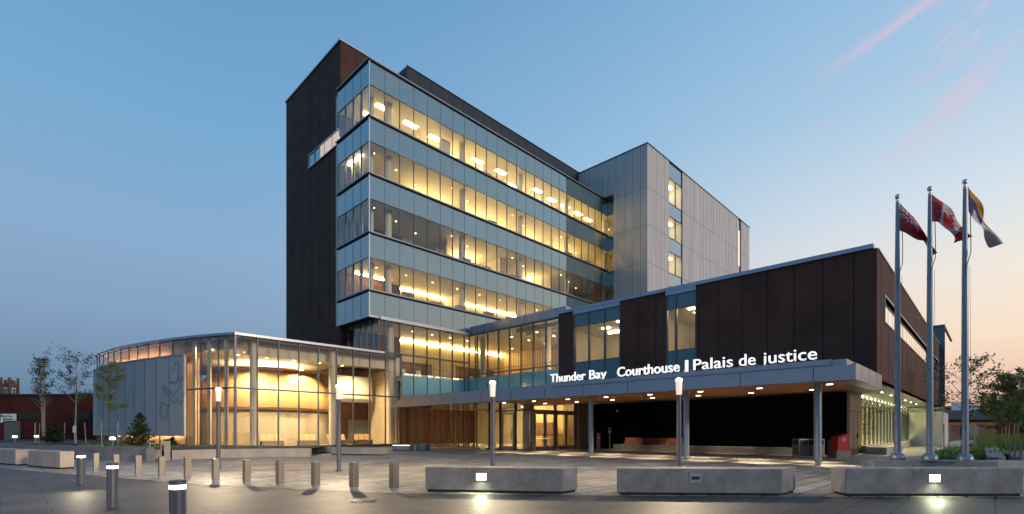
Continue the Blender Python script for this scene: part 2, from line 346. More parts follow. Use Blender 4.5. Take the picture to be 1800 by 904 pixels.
M['plaza'] = brickmat('grey_plaza_paver', (.35,.315,.27), (.2,.182,.162), (.06,.055,.05), 1.1, .45, .5, .026, bump=.4)
M['path'] = brickmat('garden_path_paver', (.3,.29,.26), (.25,.24,.22), (.1,.1,.1), .9, .45, .5, .0)
M['earth'] = surf('dull_far_ground', (.05,.055,.045), .95, var=.4, nscale=.2)

# ------------------------------------------------------------------ ground
def sheet(name, poly, z, m, lab=None):
    b = MB(); b.face([(x, y, z) for x, y in poly]); o = b.build(name, m); tag(o, kind='structure')
    for f in o.data.polygons:
        if f.normal.z < 0: o.data.flip_normals(); break
    return o
sheet('ground', [(-1500,-1500),(1500,-1500),(1500,2500),(-1500,2500)], -.012, M['earth'])
edge = [(-60,42),(-30,25.5),(-20,19.3),(-14.6,16.4),(-8.2,13.2),(-2.8,11.3),(1.1,10.95),(6,10.7),(12,10.6),(30,11),(60,16)]
sheet('road', [(-80,-30),(80,-30),(80,20)]+list(reversed(edge))+[(-80,55)], -.006, M['road'])
sheet('plaza', edge+[(75,60),(40,75),(-10,75),(-70,75),(-75,60)], 0, M['plaza'])

# ------------------------------------------------------------------ courthouse
CH = thing('courthouse', bp(22.9, 40), 'large modern courthouse with glass tower, dark brick blocks, curved glass lobby and entrance canopy', 'building')
BASES = ('spandrel_band','brick_tower','penthouse','pale_tower','hall_parapet','brick_wing','canopy_fascia','curved_screen')
last_base = [None]
def part(mb, name, m, parent=None, **k):
    o = mb.build(name, m, parent or CH, **k)
    if name.startswith(BASES): last_base[0] = o
    if name == 'panel_joint':          # joints are pattern: fold them into the cladding they belong to
        t = last_base[0]; t.data.materials.append(m); n = len(t.data.materials)-1
        for p in o.data.polygons: p.material_index = n
        bm = bmesh.new(); bm.from_mesh(t.data); bm.from_mesh(o.data); bm.to_mesh(t.data); bm.free()
        COL.objects.unlink(o); bpy.data.objects.remove(o); return t
    return o

# ---- glass tower
P0, P1, Q0, Q1 = 22.93, 60.98, 40.0, 45.9
MOD = (P1-P0)/24
LV = [34.65, 29.6, 24.5, 19.25, 14.1]; BOT = 11.8; SP = 2.25
mods = [P0+MOD*i for i in range(25)]; modq = [Q0+(Q1-Q0)/4*i for i in range(5)]
# structure: slabs with ceilings, back wall
gt = MB()
for k in range(4):
    gt.pq(P0+.15, 63, Q0+.15, 46.4, LV[k]-SP+.06, LV[k]-.12)
    gt.pq(P1, 63, 38.5, Q0+.15, LV[k]-SP+.06, LV[k]-.12)
gt.pq(P0+.15, 63, Q0+.15, 46.4, BOT+.1, LV[4]-.12)
part(gt, 'floor_slab', M['ceil'])
bw = MB(); bw.pq(P0+.2, 63, 46.4, 46.7, BOT, 34.5); bw.pq(62.9, 63.2, 38.5, 46.4, 17, 34.4)
part(bw, 'interior_wall', M['beigewall'])
rf = MB(); rf.pq(P0+.1, P1, Q0+.1, 46.7, 34.42, 34.6); part(rf, 'tower_roof', M['darkmetal'])
for k in range(5):
    zt = LV[k]; zb = zt-SP if k < 4 else BOT
    s = MB()
    s.pq(P0, P1, Q0, Q0+.06, zb, zt-.14); s.pq(P0, P0+.06, Q0+.06, Q1, zb, zt-.14)
    s.pq(P1-.05, P1, 38.45, Q0-.01, zb, zt-.14)
    sp = part(s, 'spandrel_band', M['spandrel'])
    j = MB()
    for p in mods[1:-1]: j.pq(p-.02, p+.02, Q0-.012, Q0, zb, zt-.14)
    for q in modq[1:-1]: j.pq(P0-.012, P0, q-.02, q+.02, zb, zt-.14)
    part(j, 'panel_joint', M['mullion'], sp)
    c = MB(); c.pq(P0-.14, P1, Q0-.14, Q0+.05, zt-.07, zt+.04); c.pq(P0-.14, P0+.05, Q0+.05, Q1+.3*(k>0), zt-.07, zt+.04)
    part(c, 'cornice', M['cornice'])
    c = MB(); c.pq(P0-.1, P1, Q0-.1, Q0+.04, zt-.2, zt-.072); c.pq(P0-.1, P0+.04, Q0+.04, Q1, zt-.2, zt-.072); part(c, 'cornice_dark_band', M['joint'])  # solid dark strip directly below the cornice
    if k < 4:
        z0 = LV[k+1]+.04; z1 = zb
        g_ = MB(); g_.face([bp(P0,Q0+.03,z0),bp(P1,Q0+.03,z0),bp(P1,Q0+.03,z1),bp(P0,Q0+.03,z1)])
        g_.face([bp(P0+.03,Q0,z0),bp(P0+.03,Q1,z0),bp(P0+.03,Q1,z1),bp(P0+.03,Q0,z1)])
        g_.face([bp(P1-.02,38.5,z0),bp(P1-.02,Q0,z0),bp(P1-.02,Q0,z1),bp(P1-.02,38.5,z1)])
        rw = part(g_, 'ribbon_window', M['glass'])
        f = MB()
        for p in mods[1:-1]: f.pq(p-.026, p+.026, Q0-.02, Q0+.1, z0, z1)
        for q in modq[1:-1]: f.pq(P0-.02, P0+.16, q-.035, q+.035, z0, z1)
        f.pq(P1-.07, P1, Q0-.02, Q0+.1, z0, z1)
        for za in (z0, z1-.05): f.pq(P0-.02, P1, Q0-.021, Q0+.08, za, za+.05); f.pq(P0-.021, P0+.08, Q0+.08, Q1, za, za+.05)
        part(f, 'window_frame', M['mullion'], rw)
ct = MB(); ct.pq(P0-.05, P0+.05, Q0-.05, Q0+.05, BOT, 34.5); part(ct, 'corner_trim', M['lightmetal'])
bs = MB(); bs.pq(P0-.1, P1, Q0-.1, Q0+.1, BOT-.16, BOT); bs.pq(P0-.1, P0+.1, Q0+.1, Q1, BOT-.16, BOT); part(bs, 'bottom_trim', M['lightmetal'])
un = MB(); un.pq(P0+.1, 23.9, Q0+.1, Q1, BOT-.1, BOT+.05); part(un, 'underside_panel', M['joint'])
for k in range(4):
    for i in range(5):
        c = MB(); x, y, _ = bp(25.7+9.1*i, 41.35); c.lathe(x, y, [(.33, LV[k+1]-.12), (.33, LV[k]-SP+.06)], 20); part(c, 'interior_column', M['wallwhite'], smooth=True)
# lights
def strip(p0, p1, q0, q1, z0, z1, m, name='ceiling_light'):
    b = MB(); b.pq(p0, p1, q0, q1, z0, z1); return part(b, name, m)
zc = LV[0]-SP+.06
for i, (p, q) in enumerate([(24.6,43.9),(24.9,41.9),(27.6,44.2),(28.2,42.2),(31.4,42.3),(34.5,43.8),(37.4,42.4),(41.0,42.2),(44.4,43.5),(47.5,42.1),(50.8,42.4),(53.6,42.3),(56.6,42.4),(59.3,42.6)]):
    strip(p, p+1.5, q, q+.5, zc-.05, zc-.005, M['lamp'])
for k, m in ((1, 'lampdim'), (2, 'lampdim')):
    zc = LV[k]-SP+.06
    for i in range(12): strip(24.3+3.1*i, 24.42+3.1*i, 41.6+(i%3)*1.1, 41.72+(i%3)*1.1, zc-.02, zc-.004, M[m])
strip(23.6, 23.8, 42.6, 45.2, LV[1]-SP-.05, LV[1]-SP+.05, M['lamp'])
for k, n_, off in ((1, 10, 0), (0, 8, 0), (2, 3, 2)):                      # glow strips added out of view on the back wall to brighten ceilings
    for i in range(n_):
        p = 23.7+off+i*(36/n_); strip(p, p+2.2, 46.2, 46.38, LV[k+1]+1.7, LV[k+1]+1.78, M['up'], 'glow_strip')
strip(24.3, 62.5, 46.3, 46.39, LV[3]-SP-.12, LV[3]-SP-.02, M['cove'], 'cove_light')
strip(24.3, 27.5, 44.9, 45.0, LV[3]-SP-.12, LV[3]-SP-.02, M['cove'], 'cove_light')
for i in range(11): strip(25.0+3.3*i, 25.1+3.3*i, 42.3, 42.4, LV[3]-SP+.03, LV[3]-SP+.056, M['lampdim'])
b = MB(); b.pq(26.7,27.2,43.6,43.65,LV[2]-SP-.35,LV[2]-SP-.12); part(b,'exit_sign',M['exit'])
b = MB(); b.pq(26.9,27.6,44.6,44.65,LV[1]-SP-.3,LV[1]-SP-.12); part(b,'exit_sign',M['exit'])
b = MB(); b.pq(27.2,27.9,43.9,43.95,LV[3]-SP-.3,LV[3]-SP-.12); part(b,'exit_sign',M['exit'])
# low furniture behind the ribbon windows
for k in range(4):
    rr = random.Random(k+3)
    for i in range(9):
        p = 26.5+i*3.7+rr.random(); h = .45+.5*rr.random()
        b = MB(); b.pq(p, p+1.1, 41.0, 41.5, LV[k+1]-.1, LV[k+1]+h); b.pq(p+.3, p+.8, 40.6, 40.65, LV[k+1]-.1, LV[k+1]+h*.8); part(b, 'desk', M['desk'])
bk = MB(); bk.pq(32.2, 33.4, 41.6, 42.1, LV[1], LV[1]+2.6); part(bk, 'cabinet', M['wallwhite'])
for q in (41.5, 43.4, 45.0):
    for k in range(4):
        b = MB(); b.pq(24.0, 24.25, q, q+.25, LV[k+1]-.1, LV[k]-SP+.06); part(b, 'interior_post', M['wallwhite'])
# partitions between offices, upper floors
for k, ps in ((0, (30.3, 39.2, 43.1, 49.5, 54.2)), (1, (36.2, 45.5, 52.0)), (2, (33.8, 42.0, 51.5)), (3, (36.4, 49.0))):
    for p in ps:
        b = MB(); b.pq(p, p+.12, 42.8, 46.4, LV[k+1]-.1, LV[k]-SP+.06); part(b, 'partition', M['wallwhite'])

# ---- dark brick tower
bt = MB(); bt.pq(23.2, 30, 45.9, 46.38, 0, 39.6)
bt.pq(23.2, 63, 46.75, 59.1, 0, 33); bt.pq(23.2, 30, 46.38, 59.1, 33, 39.6); bt.pq(23.2, 23.5, 46.38, 46.75, 0, 33)
# side window opening is dressed by frame and glass set into the wall
part(bt, 'brick_tower', M['brick'])
cp = MB(); cp.pq(23.08, 30.1, 45.8, 59.2, 39.6, 39.75); part(cp, 'tower_coping', M['lightmetal'])
jj = MB()
for z in (33.2, 27.5, 21.6, 15.6): jj.pq(23.19, 23.2, 45.9, 59.1, z, z+.04)
for q in (48.2, 50.4, 52.6, 54.8, 57.0): jj.pq(23.19, 23.2, q, q+.035, 0, 39.6)
for p in (24.9, 28.2): jj.pq(p, p+.035, 45.89, 45.9, 34.7, 39.6)
part(jj, 'panel_joint', M['joint'])
qa, qb = 46.0, 52.7
z0, z1 = 29.6, 30.95
sw = MB(); sw.pq(23.12, 23.2, qa, qb, z0, z1); swo = part(sw, 'side_window', M['spandrel'])
for i, (a, c) in enumerate(((46.05, 47.3), (47.4, 49.0), (49.1, 50.0))):
    b = MB(); b.pq(23.07, 23.12, a, c, z0+.1, z1-.1); part(b, 'lit_pane', emis('lit_side_pane', (1,.72,.42), .5) if i == 0 else bpy.data.materials['lit_side_pane'], swo)
fr = MB(); fr.pq(23.03, 23.2, qa, qb+.06, z0-.06, z0); fr.pq(23.03, 23.2, qa, qb+.06, z1, z1+.06); fr.pq(23.03, 23.2, qb, qb+.06, z0, z1)
for q in (47.35, 49.05, 50.05, 51.4): fr.pq(23.03, 23.12, q-.03, q+.03, z0, z1)
part(fr, 'frame', M['lightmetal'], swo)
# ---- penthouse
ph = MB(); ph.pq(29.9, 62, 44.5, 58, 34.6, 39.95); part(ph, 'penthouse', M['darkmetal'])
pj = MB()
for i in range(20): pj.pq(31.5+1.55*i, 31.54+1.55*i, 44.49, 44.5, 34.6, 39.9)
pj.pq(29.85, 61.9, 44.44, 44.5, 39.95, 40.02); part(pj, 'panel_joint', M['joint'])

# ---- pale panel tower
wt = MB(); H = 39.75
wt.pq(60, 66.1, 33.2, 38.42, 0, H); wt.pq(63.2, 66.1, 38.42, 60, 0, H); wt.pq(60, 63.2, 38.42, 60, 34.75, H)
wt.pq(66.1, 70.3, 36.5, 60, 0, H); wt.pq(70.3, 92.6, 33.2, 60, 0, H); wt.pq(92.6, 93.8, 34.6, 60, 0, H); wt.pq(93.8, 98.2, 33.2, 60, 0, H)
part(wt, 'pale_tower', M['stone_left'])
jt = MB()
for z in (33.95, 29.0, 24.0, 19.0):
    jt.pq(59.988, 60, 33.2, 38.42, z, z+.05)
    for a, c in ((60, 66.1), (70.3, 92.6), (93.8, 98.2)): jt.pq(a, c, 33.188, 33.2, z, z+.05)
q = 33.2+1.0; i = 0
while q < 44.5: jt.pq(59.99, 60, q, q+.03, 0 if q < 38.4 else 34.8, H); q += 1.22
for p in (61.2, 62.4, 63.5, 64.7, 65.6): jt.pq(p, p+.03, 33.19, 33.2, 0, H)
p = 71.6
while p < 98:
    if not 92.4 < p < 93.9: jt.pq(p, p+.03, 33.19, 33.2, 0, H)
    p += 1.3 if random.random() < .6 else 2.2
part(jt, 'panel_joint', M['softjoint'])
cp = MB(); cp.pq(59.9, 98.3, 33.1, 60, H, H+.1); part(cp, 'tower_coping', M['mullion'])
for (a, c) in ((33.95, 37.5), (29.0, 32.1), (24.0, 27.05), (19.0, 22.1)):
    g_ = MB(); g_.face([bp(66.1,33.3,a),bp(70.3,33.3,a),bp(70.3,33.3,c),bp(66.1,33.3,c)]); w = part(g_, 'stair_window', M['glass'])
    f = MB(); f.pq(68.15, 68.25, 33.22, 33.36, a, c); f.pq(66.1, 70.3, 33.22, 33.36, c-.06, c); f.pq(66.1, 70.3, 33.22, 33.36, a, a+.06); part(f, 'window_frame', M['mullion'], w)
    b = MB(); b.pq(66.1, 70.3, 33.4, 36.5, a-.12, a); b.pq(66.1, 70.3, 33.4, 36.5, c, c+.12); part(b, 'stair_landing', M['beigewall'])
    strip(66.9, 69.6, 34.4, 34.8, c-.12, c-.02, M['lamp'] if a > 33 else M['lampdim'])
    strip(66.4, 69.9, 36.38, 36.46, a+.9, a+1.0, M['lamp'], 'glow_strip')
for (a, c) in ((37.5, H), (32.1, 33.95), (27.05, 29.0), (22.1, 24.0), (14, 19.0)):
    b = MB(); b.pq(66.1, 70.3, 33.28, 33.34, a, c); s_ = part(b, 'spandrel_panel', M['spandrel'])
b = MB(); b.pq(70.2, 70.3, 33.18, 33.28, 0, H); b.pq(93.6, 93.8, 33.18, 33.3, 0, H); part(b, 'window_reveal', M['joint'])
b = MB(); b.pq(92.6, 93.6, 33.3, 33.4, 37.8, H); b.pq(92.6, 93.6, 33.3, 33.4, 29.2, 31.4); part(b, 'spandrel_panel', M['spandrel'])
for a, c in ((31.4, 37.8), (22, 29.2)):
    b = MB(); b.pq(92.6, 93.6, 33.3, 33.4, a, c); part(b, 'lit_slit_window', emis('lit_slit_pane', (1,.78,.45), .75))

# ---- lower glass storey under the tower, and the connecting hall
PF = 23.9                                   # recessed left face
FT = 26.3                                   # where lobby glass meets the timber screen
PC = 34.6                                   # connecting hall front
def gquad(name, pts, m=None):
    b = MB(); b.face(pts); return part(b, name, m or M['glass'])
U0, U1 = 8.7, 11.55
w = gquad('upper_hall_window', [bp(PF,40.03,U0),bp(PC,40.03,U0),bp(PC,40.03,U1),bp(PF,40.03,U1)])
f = MB()
for p in mods[1:9]:
    if p > PF: f.pq(p-.035, p+.035, 39.98, 40.16, U0, U1)
f.pq(PF-.05, PF+.05, 39.98, 40.1, U0, U1+.1); f.pq(PF, PC, 39.95, 40.15, U0-.12, U0+.02)
part(f, 'window_frame', M['mullion'], w)
b = MB(); b.pq(PF, PC+.1, 39.72, 40.12, U1, U1+.28); part(b, 'hall_fascia', M['lightmetal'])
w = gquad('side_hall_window', [bp(PF+.03,40.03,8.6),bp(PF+.03,46,8.6),bp(PF+.03,46,U1+.1),bp(PF+.03,40.03,U1+.1)])
f = MB()
for i in range(1, 6): f.pq(PF-.02, PF+.14, 40+i*1.15-.035, 40+i*1.15+.035, 8.6, U1+.1)
part(f, 'window_frame', M['mullion'], w)
# middle band p FT..PC at q=40, z 4.2..8.7
w = gquad('hall_window', [bp(FT,40.03,6.9),bp(PC,40.03,6.9),bp(PC,40.03,U0-.1),bp(FT,40.03,U0-.1)])
f = MB()
for p in mods[1:9]:
    if p > FT+.2: f.pq(p-.035, p+.035, 39.98, 40.16, 4.0, U0-.1)
f.pq(FT-.04, FT+.04, 39.98, 40.16, 3.9, 8.6)
part(f, 'window_frame', M['mullion'], w)
b = MB(); b.face([bp(FT,40.05,4.0),bp(PC,40.05,4.0),bp(PC,40.05,6.9),bp(FT,40.05,6.9)]); b.face([bp(PC-.02,40,4.0),bp(PC-.02,27,4.0),bp(PC-.02,27,7.0),bp(PC-.02,40,7.0)])
part(b, 'frosted_glass_band', M['tealband'])
# connecting hall front p=PC
w = gquad('connecting_hall_window', [bp(PC,26.9,7.0),bp(PC,40,7.0),bp(PC,40,11.6),bp(PC,26.9,11.6)])
f = MB()
cq = [qat(px, PC) for px in (838.7,856.7,875.8,895.3,915.6,937.4,959.4,982.3)]
for q in cq: f.pq(PC-.05, PC+.14, q-.04, q+.04, 4.0, 11.6)
f.pq(PC-.05, PC+.1, 39.9, 40.0, 4.0, 11.6); f.pq(PC-.04, PC+.1, 26.9, 40, 7.28, 7.38); f.pq(PC-.04, PC+.1, 26.9, 40, 11.45, 11.6)
part(f, 'window_frame', M['mullion'], w)
b = MB(); b.pq(PC-.12, PC+.3, 26.95, 39.72, 11.6, 12.4); part(b, 'hall_parapet', M['bluemetal'])
b = MB()
for i in range(8): b.pq(PC-.13, PC-.12, 28.0+1.9*i, 28.03+1.9*i, 11.6, 12.4)
part(b, 'panel_joint', M['joint'])
b = MB(); b.pq(PC+.3, 46.4, 26.95, 27.2, 10, 12.35); b.pq(PC+.3, 46.4, 27.2, 46.4, 12.0, 12.2); part(b, 'hall_roof', M['lightmetal'])
# ceiling, beams, rear walls
b = MB(); b.pq(PF+.1, PC, 40.2, 46.4, 11.5, 11.79); part(b, 'hall_ceiling', M['ceil'])
b = MB(); b.pq(PC+.2, 46.4, 27.2, 46.4, 11.5, 11.79); part(b, 'hall_ceiling', M['ceil'])
bm_ = MB()
for i in range(7): bm_.pq(PC+1.0+i*1.5, PC+1.2+i*1.5, 27.2, 34, 11.1, 11.5)
part(bm_, 'ceiling_beam', M['wallwhite'])
b = MB(); b.pq(PF, 46.2, 46.2, 46.4, 4.0, 11.5); part(b, 'hall_rear_wall', M['beigewall'])
b = MB(); b.pq(46.0, 46.2, 27, 46.2, 4.0, 11.5); part(b, 'timber_slat_wall', M['slatwall'])
b = MB(); b.pq(FT, 46, 27.2, 46.2, 6.3, 6.7, ); 
b2 = MB(); b2.pq(FT+.1, 46, 40.2, 46.2, 6.2, 6.6); b2.pq(PC+.2, 46, 27.2, 40.2, 6.2, 6.6); part(b2, 'hall_floor', M['floor_in'])
b = MB(); b.pq(FT+.1, 34.3, 46.0, 46.2, 6.6, 9.0); b.pq(38, 44, 46.0, 46.19, 6.6, 9.2); part(b, 'dark_wall_panel', M['brownwall'])
strip(PF+.3, 45.9, 46.1, 46.19, 11.2, 11.32, M['cove'], 'cove_light')
strip(PC+.4, 45.6, 27.4, 27.5, 8.5, 8.62, M['upwarm'], 'glow_strip')
for i in range(8): strip(26.5+2.4*i, 26.62+2.4*i, 42.0, 42.12, 11.46, 11.495, M['lampdim'])
for i in range(9): strip(36.2+(i%3)*2.6, 36.35+(i%3)*2.6, 28.4+(i//3)*3.4, 28.55+(i//3)*3.4, 11.0, 11.05, M['lampdim'])
for x, q in ((35.9, 39.2), (35.9, 30.2)):
    X, Y, _ = bp(x, q); c = MB(); c.lathe(X, Y, [(.3, 6.6), (.3, 11.5)], 20); part(c, 'interior_column', M['wallwhite'], smooth=True)
X, Y, _ = bp(25.9, 41.3); c = MB(); c.lathe(X, Y, [(.33, .2), (.33, 11.5)], 20); part(c, 'interior_column', M['wallwhite'], smooth=True)
for p in (27.6, 29.4, 32.8, 36.5, 38.3):
    b = MB(); b.pq(p, p+.5, 41.6, 42.1, 7.0, 7.08); b.pq(p, p+.5, 42.05, 42.12, 7.08, 7.6); b.pq(p+.05, p+.1, 41.65, 41.7, 6.6, 7.0); b.pq(p+.4, p+.45, 41.65, 41.7, 6.6, 7.0); part(b, 'upper_hall_chair', M['wallwhite'])
b = MB(); b.pq(PC+.3, PC+.34, 27.5, 39.8, 7.7, 7.75); b.pq(FT+.3, PC, 40.35, 40.39, 7.6, 7.65); part(b, 'guard_rail', M['steel'])
b = MB(); b.pq(40.8,41.6,43.8,43.85,10.3,10.6); part(b,'exit_sign',M['exit'])
for x, q in ((37.5, 31.5), (38.5, 29.0)):
    X, Y, _ = bp(x, q); c = MB(); c.lathe(X, Y, [(.02, 11.4), (.02, 10.0), (.06, 9.9), (.22, 9.5), (.24, 9.35)], 12); part(c, 'pendant_lamp', M['steel'], smooth=True)

# ---- wing
PW, QW = 27.3, 3.8; WT = 9.62
q1 = qat(1008.3, PW); q2 = qat(1090.6, PW); q3 = qat(1171, PW); q4 = qat(1224.2, PW); q5 = qat(982, PW)
for a_, c_ in ((q3, q2), (q1, q5)): b = MB(); b.pq(PW, PW+.3, a_, c_, 3.8, WT); part(b, 'brick_panel', M['brick'])
b = MB(); b.pq(PW, PW+.3, QW, q4, 3.8, WT)
# side wall with ribbon opening
SA, SB = 29.35, 50.5
for a, c, z0, z1 in ((PW+.3, SA, 3.8, WT), (SA, SB, 3.8, 6.65), (SA, SB, 7.85, WT), (SB, 55, 3.8, WT), (55, 60, 3.8, 6.65), (55, 60, 7.85, WT), (60, 62, 3.8, WT)):
    b.pq(a, c, QW, QW+.3, z0, z1)
part(b, 'brick_wing', M['brick'])
b = MB(); b.pq(PW+.3, 62, QW+.3, q5, 9.2, 9.55); b.pq(61.7, 62, QW+.3, q5, 3.8, 9.5); part(b, 'wing_roof', M['darkmetal'])
b = MB(); b.pq(PW-.1, PW+.3, QW+.12, q5+.03, WT+.003, WT+.2); b.pq(PW+.3, 62, QW-.04, QW+.3, WT+.003, WT+.06); part(b, 'wing_coping', M['bluemetal'])
b = MB()
for px in (1262.6,1304.4,1348.7,1395.8,1446.9,1501,1120.6,1152.8): q = qat(px, PW); b.pq(PW-.006, PW, q-.02, q+.02, 4.2, WT)
for p in (28.4, 30.6, 33.0, 35.4, 37.8, 40.2, 42.6, 45.0, 47.4, 49.8, 52.2, 57.5): b.pq(p, p+.035, QW-.006, QW, 3.8, 6.6 if p > SA and p < SB else WT)
part(b, 'panel_joint', M['joint'])
# side ribbon
b = MB(); b.pq(SA, SB, QW+.03, QW+.09, 6.65, 7.45); b.pq(55, 60, QW+.03, QW+.09, 6.65, 7.45); sg = part(b, 'side_ribbon_glass', M['sideglass'])
b = MB(); b.pq(SA, SB, QW+.14, QW+.3, 7.45, 7.85); b.pq(55, 60, QW+.14, QW+.3, 7.45, 7.85); part(b, 'dark_louvre', M['brownwall'])
b = MB()
for a, c in ((SA, SB), (55, 60)):
    b.pq(a-.06, c+.06, QW-.05, QW+.14, 7.85, 7.91); b.pq(a-.06, c+.06, QW-.05, QW+.14, 6.6, 6.65); b.pq(a-.06, a, QW-.05, QW+.14, 6.65, 7.85); b.pq(c, c+.06, QW-.05, QW+.14, 6.65, 7.85)
part(b, 'window_frame', M['lightmetal'], sg)
b = MB(); p = SA+1.4
while p < SB: b.pq(p, p+.03, QW+.026, QW+.03, 6.65, 7.45); p += 1.4
part(b, 'mullion', M['mullion'], sg)
# front windows of the wing
for (qa_, qb_, cuts, g0) in ((q2, q1, (1035, 1062.8), 0), (q4, q3, (1188,), 1)):
    w = gquad('wing_window', [bp(PW+.05,qa_,6.1),bp(PW+.05,qb_,6.1),bp(PW+.05,qb_,8.56),bp(PW+.05,qa_,8.56)])
    for z_, y_ in ((8.56, 9.36), (3.9, 6.1)): b = MB(); b.pq(PW+.02, PW+.1, qa_, qb_, z_, y_); part(b, 'teal_spandrel', M['teal'], w)
    f = MB()
    for px in cuts: q = qat(px, PW); f.pq(PW-.02, PW+.14, q-.05, q+.05, 3.9, 9.36)
    f.pq(PW-.02, PW+.14, qa_, qa_+.08, 3.9, 9.36); f.pq(PW-.02, PW+.14, qb_-.08, qb_, 3.9, 9.36)
    f.pq(PW-.01, PW+.12, qa_, qb_, 8.53, 8.58); f.pq(PW-.01, PW+.12, qa_, qb_, 6.07, 6.12)
    part(f, 'window_frame', M['mullion'], w)
    b = MB(); b.pq(PW-.08, PW+.3, qa_, qb_, 9.36, WT+.002); part(b, 'window_fascia', M['bluemetal'], w)
    # room
    b = MB(); b.pq(33.5, 33.7, qa_-1.5, qb_+1.5, 4.4, 9.1); b.pq(PW+.3, 33.5, qa_-1.7, qa_-1.5, 4.4, 9.1); b.pq(PW+.3, 33.5, qb_+1.5, qb_+1.7, 4.4, 9.1); b.pq(PW+.3, 33.5, qa_-1.5, qb_+1.5, 8.75, 9.1); b.pq(PW+.3, 33.5, qa_-1.5, qb_+1.5, 4.3, 4.5)
    part(b, 'wing_room', M['wallwhite'])
    strip(31.2, 31.4, qa_+.2, qb_-.2, 8.6, 8.72, M['lampdim'], 'ceiling_light'); strip(28.6, 28.8, qa_+.3, qa_+1.1, 8.68, 8.745, M['lamp'])
    strip(29.8, 30.0, qb_-1.2, qb_-.6, 8.68, 8.745, M['lamp'])
b = MB()
for i in range(6):
    for j in range(4): pass
z = 6.2
while z < 8.0: b.pq(32.9, 33.48, q4-.4, q3+.8, z, z+.05); z += .36
q = q4-.4
while q < q3+.9: b.pq(32.9, 33.48, q, q+.05, 4.6, 8.0); q += .55
part(b, 'bookshelf', M['palewood'])
b = MB()
for q in (q2+.4, q2+2.0, q2+3.4): b.pq(30.2, 30.9, q, q+1.0, 5.9, 6.6)
part(b, 'desk', M['desk'])
# wing soffit
b = MB(); b.pq(28.1, 62, QW+.01, 24.4, 3.8, 4.15); part(b, 'wing_soffit', M['warehouse'])
# ground floor under the wing
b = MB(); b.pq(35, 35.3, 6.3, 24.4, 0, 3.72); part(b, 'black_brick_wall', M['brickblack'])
b = MB(); b.pq(34.9, 38.5, 6.15, 6.3, 0, 3.8); mp_ = part(b, 'metal_panel_wall', M['steel'])
b = MB(); b.pq(35.9, 35.93, 6.14, 6.15, 0, 2.6); b.pq(37.1, 37.13, 6.14, 6.15, 0, 2.6); b.pq(34.9, 38.5, 6.14, 6.15, 2.6, 2.63); b.pq(36.9, 36.94, 6.08, 6.14, 1.0, 1.3); part(b, 'service_door_joint', M['joint'], mp_)
w = gquad('ground_floor_window', [bp(38.5,6.2,.5),bp(62,6.2,.5),bp(62,6.2,3.8),bp(38.5,6.2,3.8)], M['lobbyglass'])
f = MB(); p = 38.5
while p < 62: f.pq(p-.03, p+.03, 6.15, 6.3, .5, 3.8); p += 1.56
f.pq(38.5, 62, 6.15, 6.3, 3.0, 3.06); part(f, 'window_frame', M['mullion'], w)
cu = MB(); n = 420
for i in range(n):
    pa, pb = 38.7+23*i/n, 38.7+23*(i+1)/n; a0 = 6.75+.09*math.sin(pa*5.2)+.05*math.sin(pa*13); a1 = 6.75+.09*math.sin(pb*5.2)+.05*math.sin(pb*13)
    cu.face([bp(pa,a0,.5),bp(pb,a1,.5),bp(pb,a1,3.35),bp(pa,a0,3.35)])
part(cu, 'pleated_blind', M['curtain'])
b = MB(); b.pq(38.5, 62, 10.5, 10.7, 0, 3.8); b.pq(38.4, 38.5, 6.3, 10.5, 0, 3.8); part(b, 'rear_wall', M['wallwhite'])
for i in range(8): strip(38.8+2.9*i, 41.4+2.9*i, 6.36, 6.44, 3.7, 3.76, M['sidestrip']); strip(38.8+2.9*i, 41.4+2.9*i, 6.36, 6.44, .2, .24, M['sidestrip'], 'floor_light')
for i in range(8): strip(30+3.6*i, 30.25+3.6*i, 4.9, 4.98, 3.77, 3.798, M['canlamp'], 'soffit_light')
b = MB(); b.pq(38.5, 62, 5.9, 6.15, 0, .5); part(b, 'plinth', M['concwarm'])
# rear teal and white block
b = MB(); b.pq(62.02, 62.3, 3.5, 14, 3.7, 11.3); part(b, 'teal_block_front', M['teal'])
b = MB(); b.pq(62.3, 73, 3.5, 14, 3.6, 11.3); b.pq(62.3, 73, 4.6, 14, 0, 3.6); part(b, 'rear_block', M['sideglass'])
b = MB(); b.pq(61.95, 73.05, 3.42, 14, 11.3, 11.5); b.pq(61.96, 62.2, 3.42, 3.5, 3.6, 11.3); part(b, 'block_trim', M['mullion'])
b = MB(); b.pq(62.05, 70, 3.6, 6.2, 0, 3.3); part(b, 'white_door', M['whitedoor'])

# ---- entrance: vestibule glass, doors, timber fins
QD = 24.5
qv = qat(855, PW)
w = gquad('vestibule_glass', [bp(PW,QD,.05),bp(PW,40,.05),bp(PW,40,3.75),bp(PW,QD,3.75)], M['lobbyglass'])
f = MB()
for px in (860, 879, 905.8, 933.6): q = qat(px, PW); f.pq(PW-.06, PW+.12, q-.05, q+.05, 0, 3.8)
f.pq(PW-.05, PW+.1, QD, qv, 2.95, 3.05); f.pq(PW-.06, PW+.1, QD, qv, 0, .1); part(f, 'window_frame', M['mullion'], w)
def door_leaf(fn, a, c, zt=2.85):
    """fn(u0,u1,w0,w1,z0,z1) adds a box in door-plane axes"""
    fn(a, a+.12, -.04, .04, .05, zt); fn(c-.12, c, -.04, .04, .05, zt); fn(a+.12, c-.12, -.04, .04, zt-.14, zt); fn(a+.12, c-.12, -.04, .04, .05, .3); fn(a+.12, c-.12, -.04, .04, 1.1, 1.15)
qd1, qd0 = qat(884, PW), qat(905, PW)
b = MB(); door_leaf(lambda u0,u1,w0,w1,z0,z1: b.pq(PW-.1+w0, PW-.1+w1, u0, u1, z0, z1), qd0, qd1); d = part(b, 'door', M['beige'])
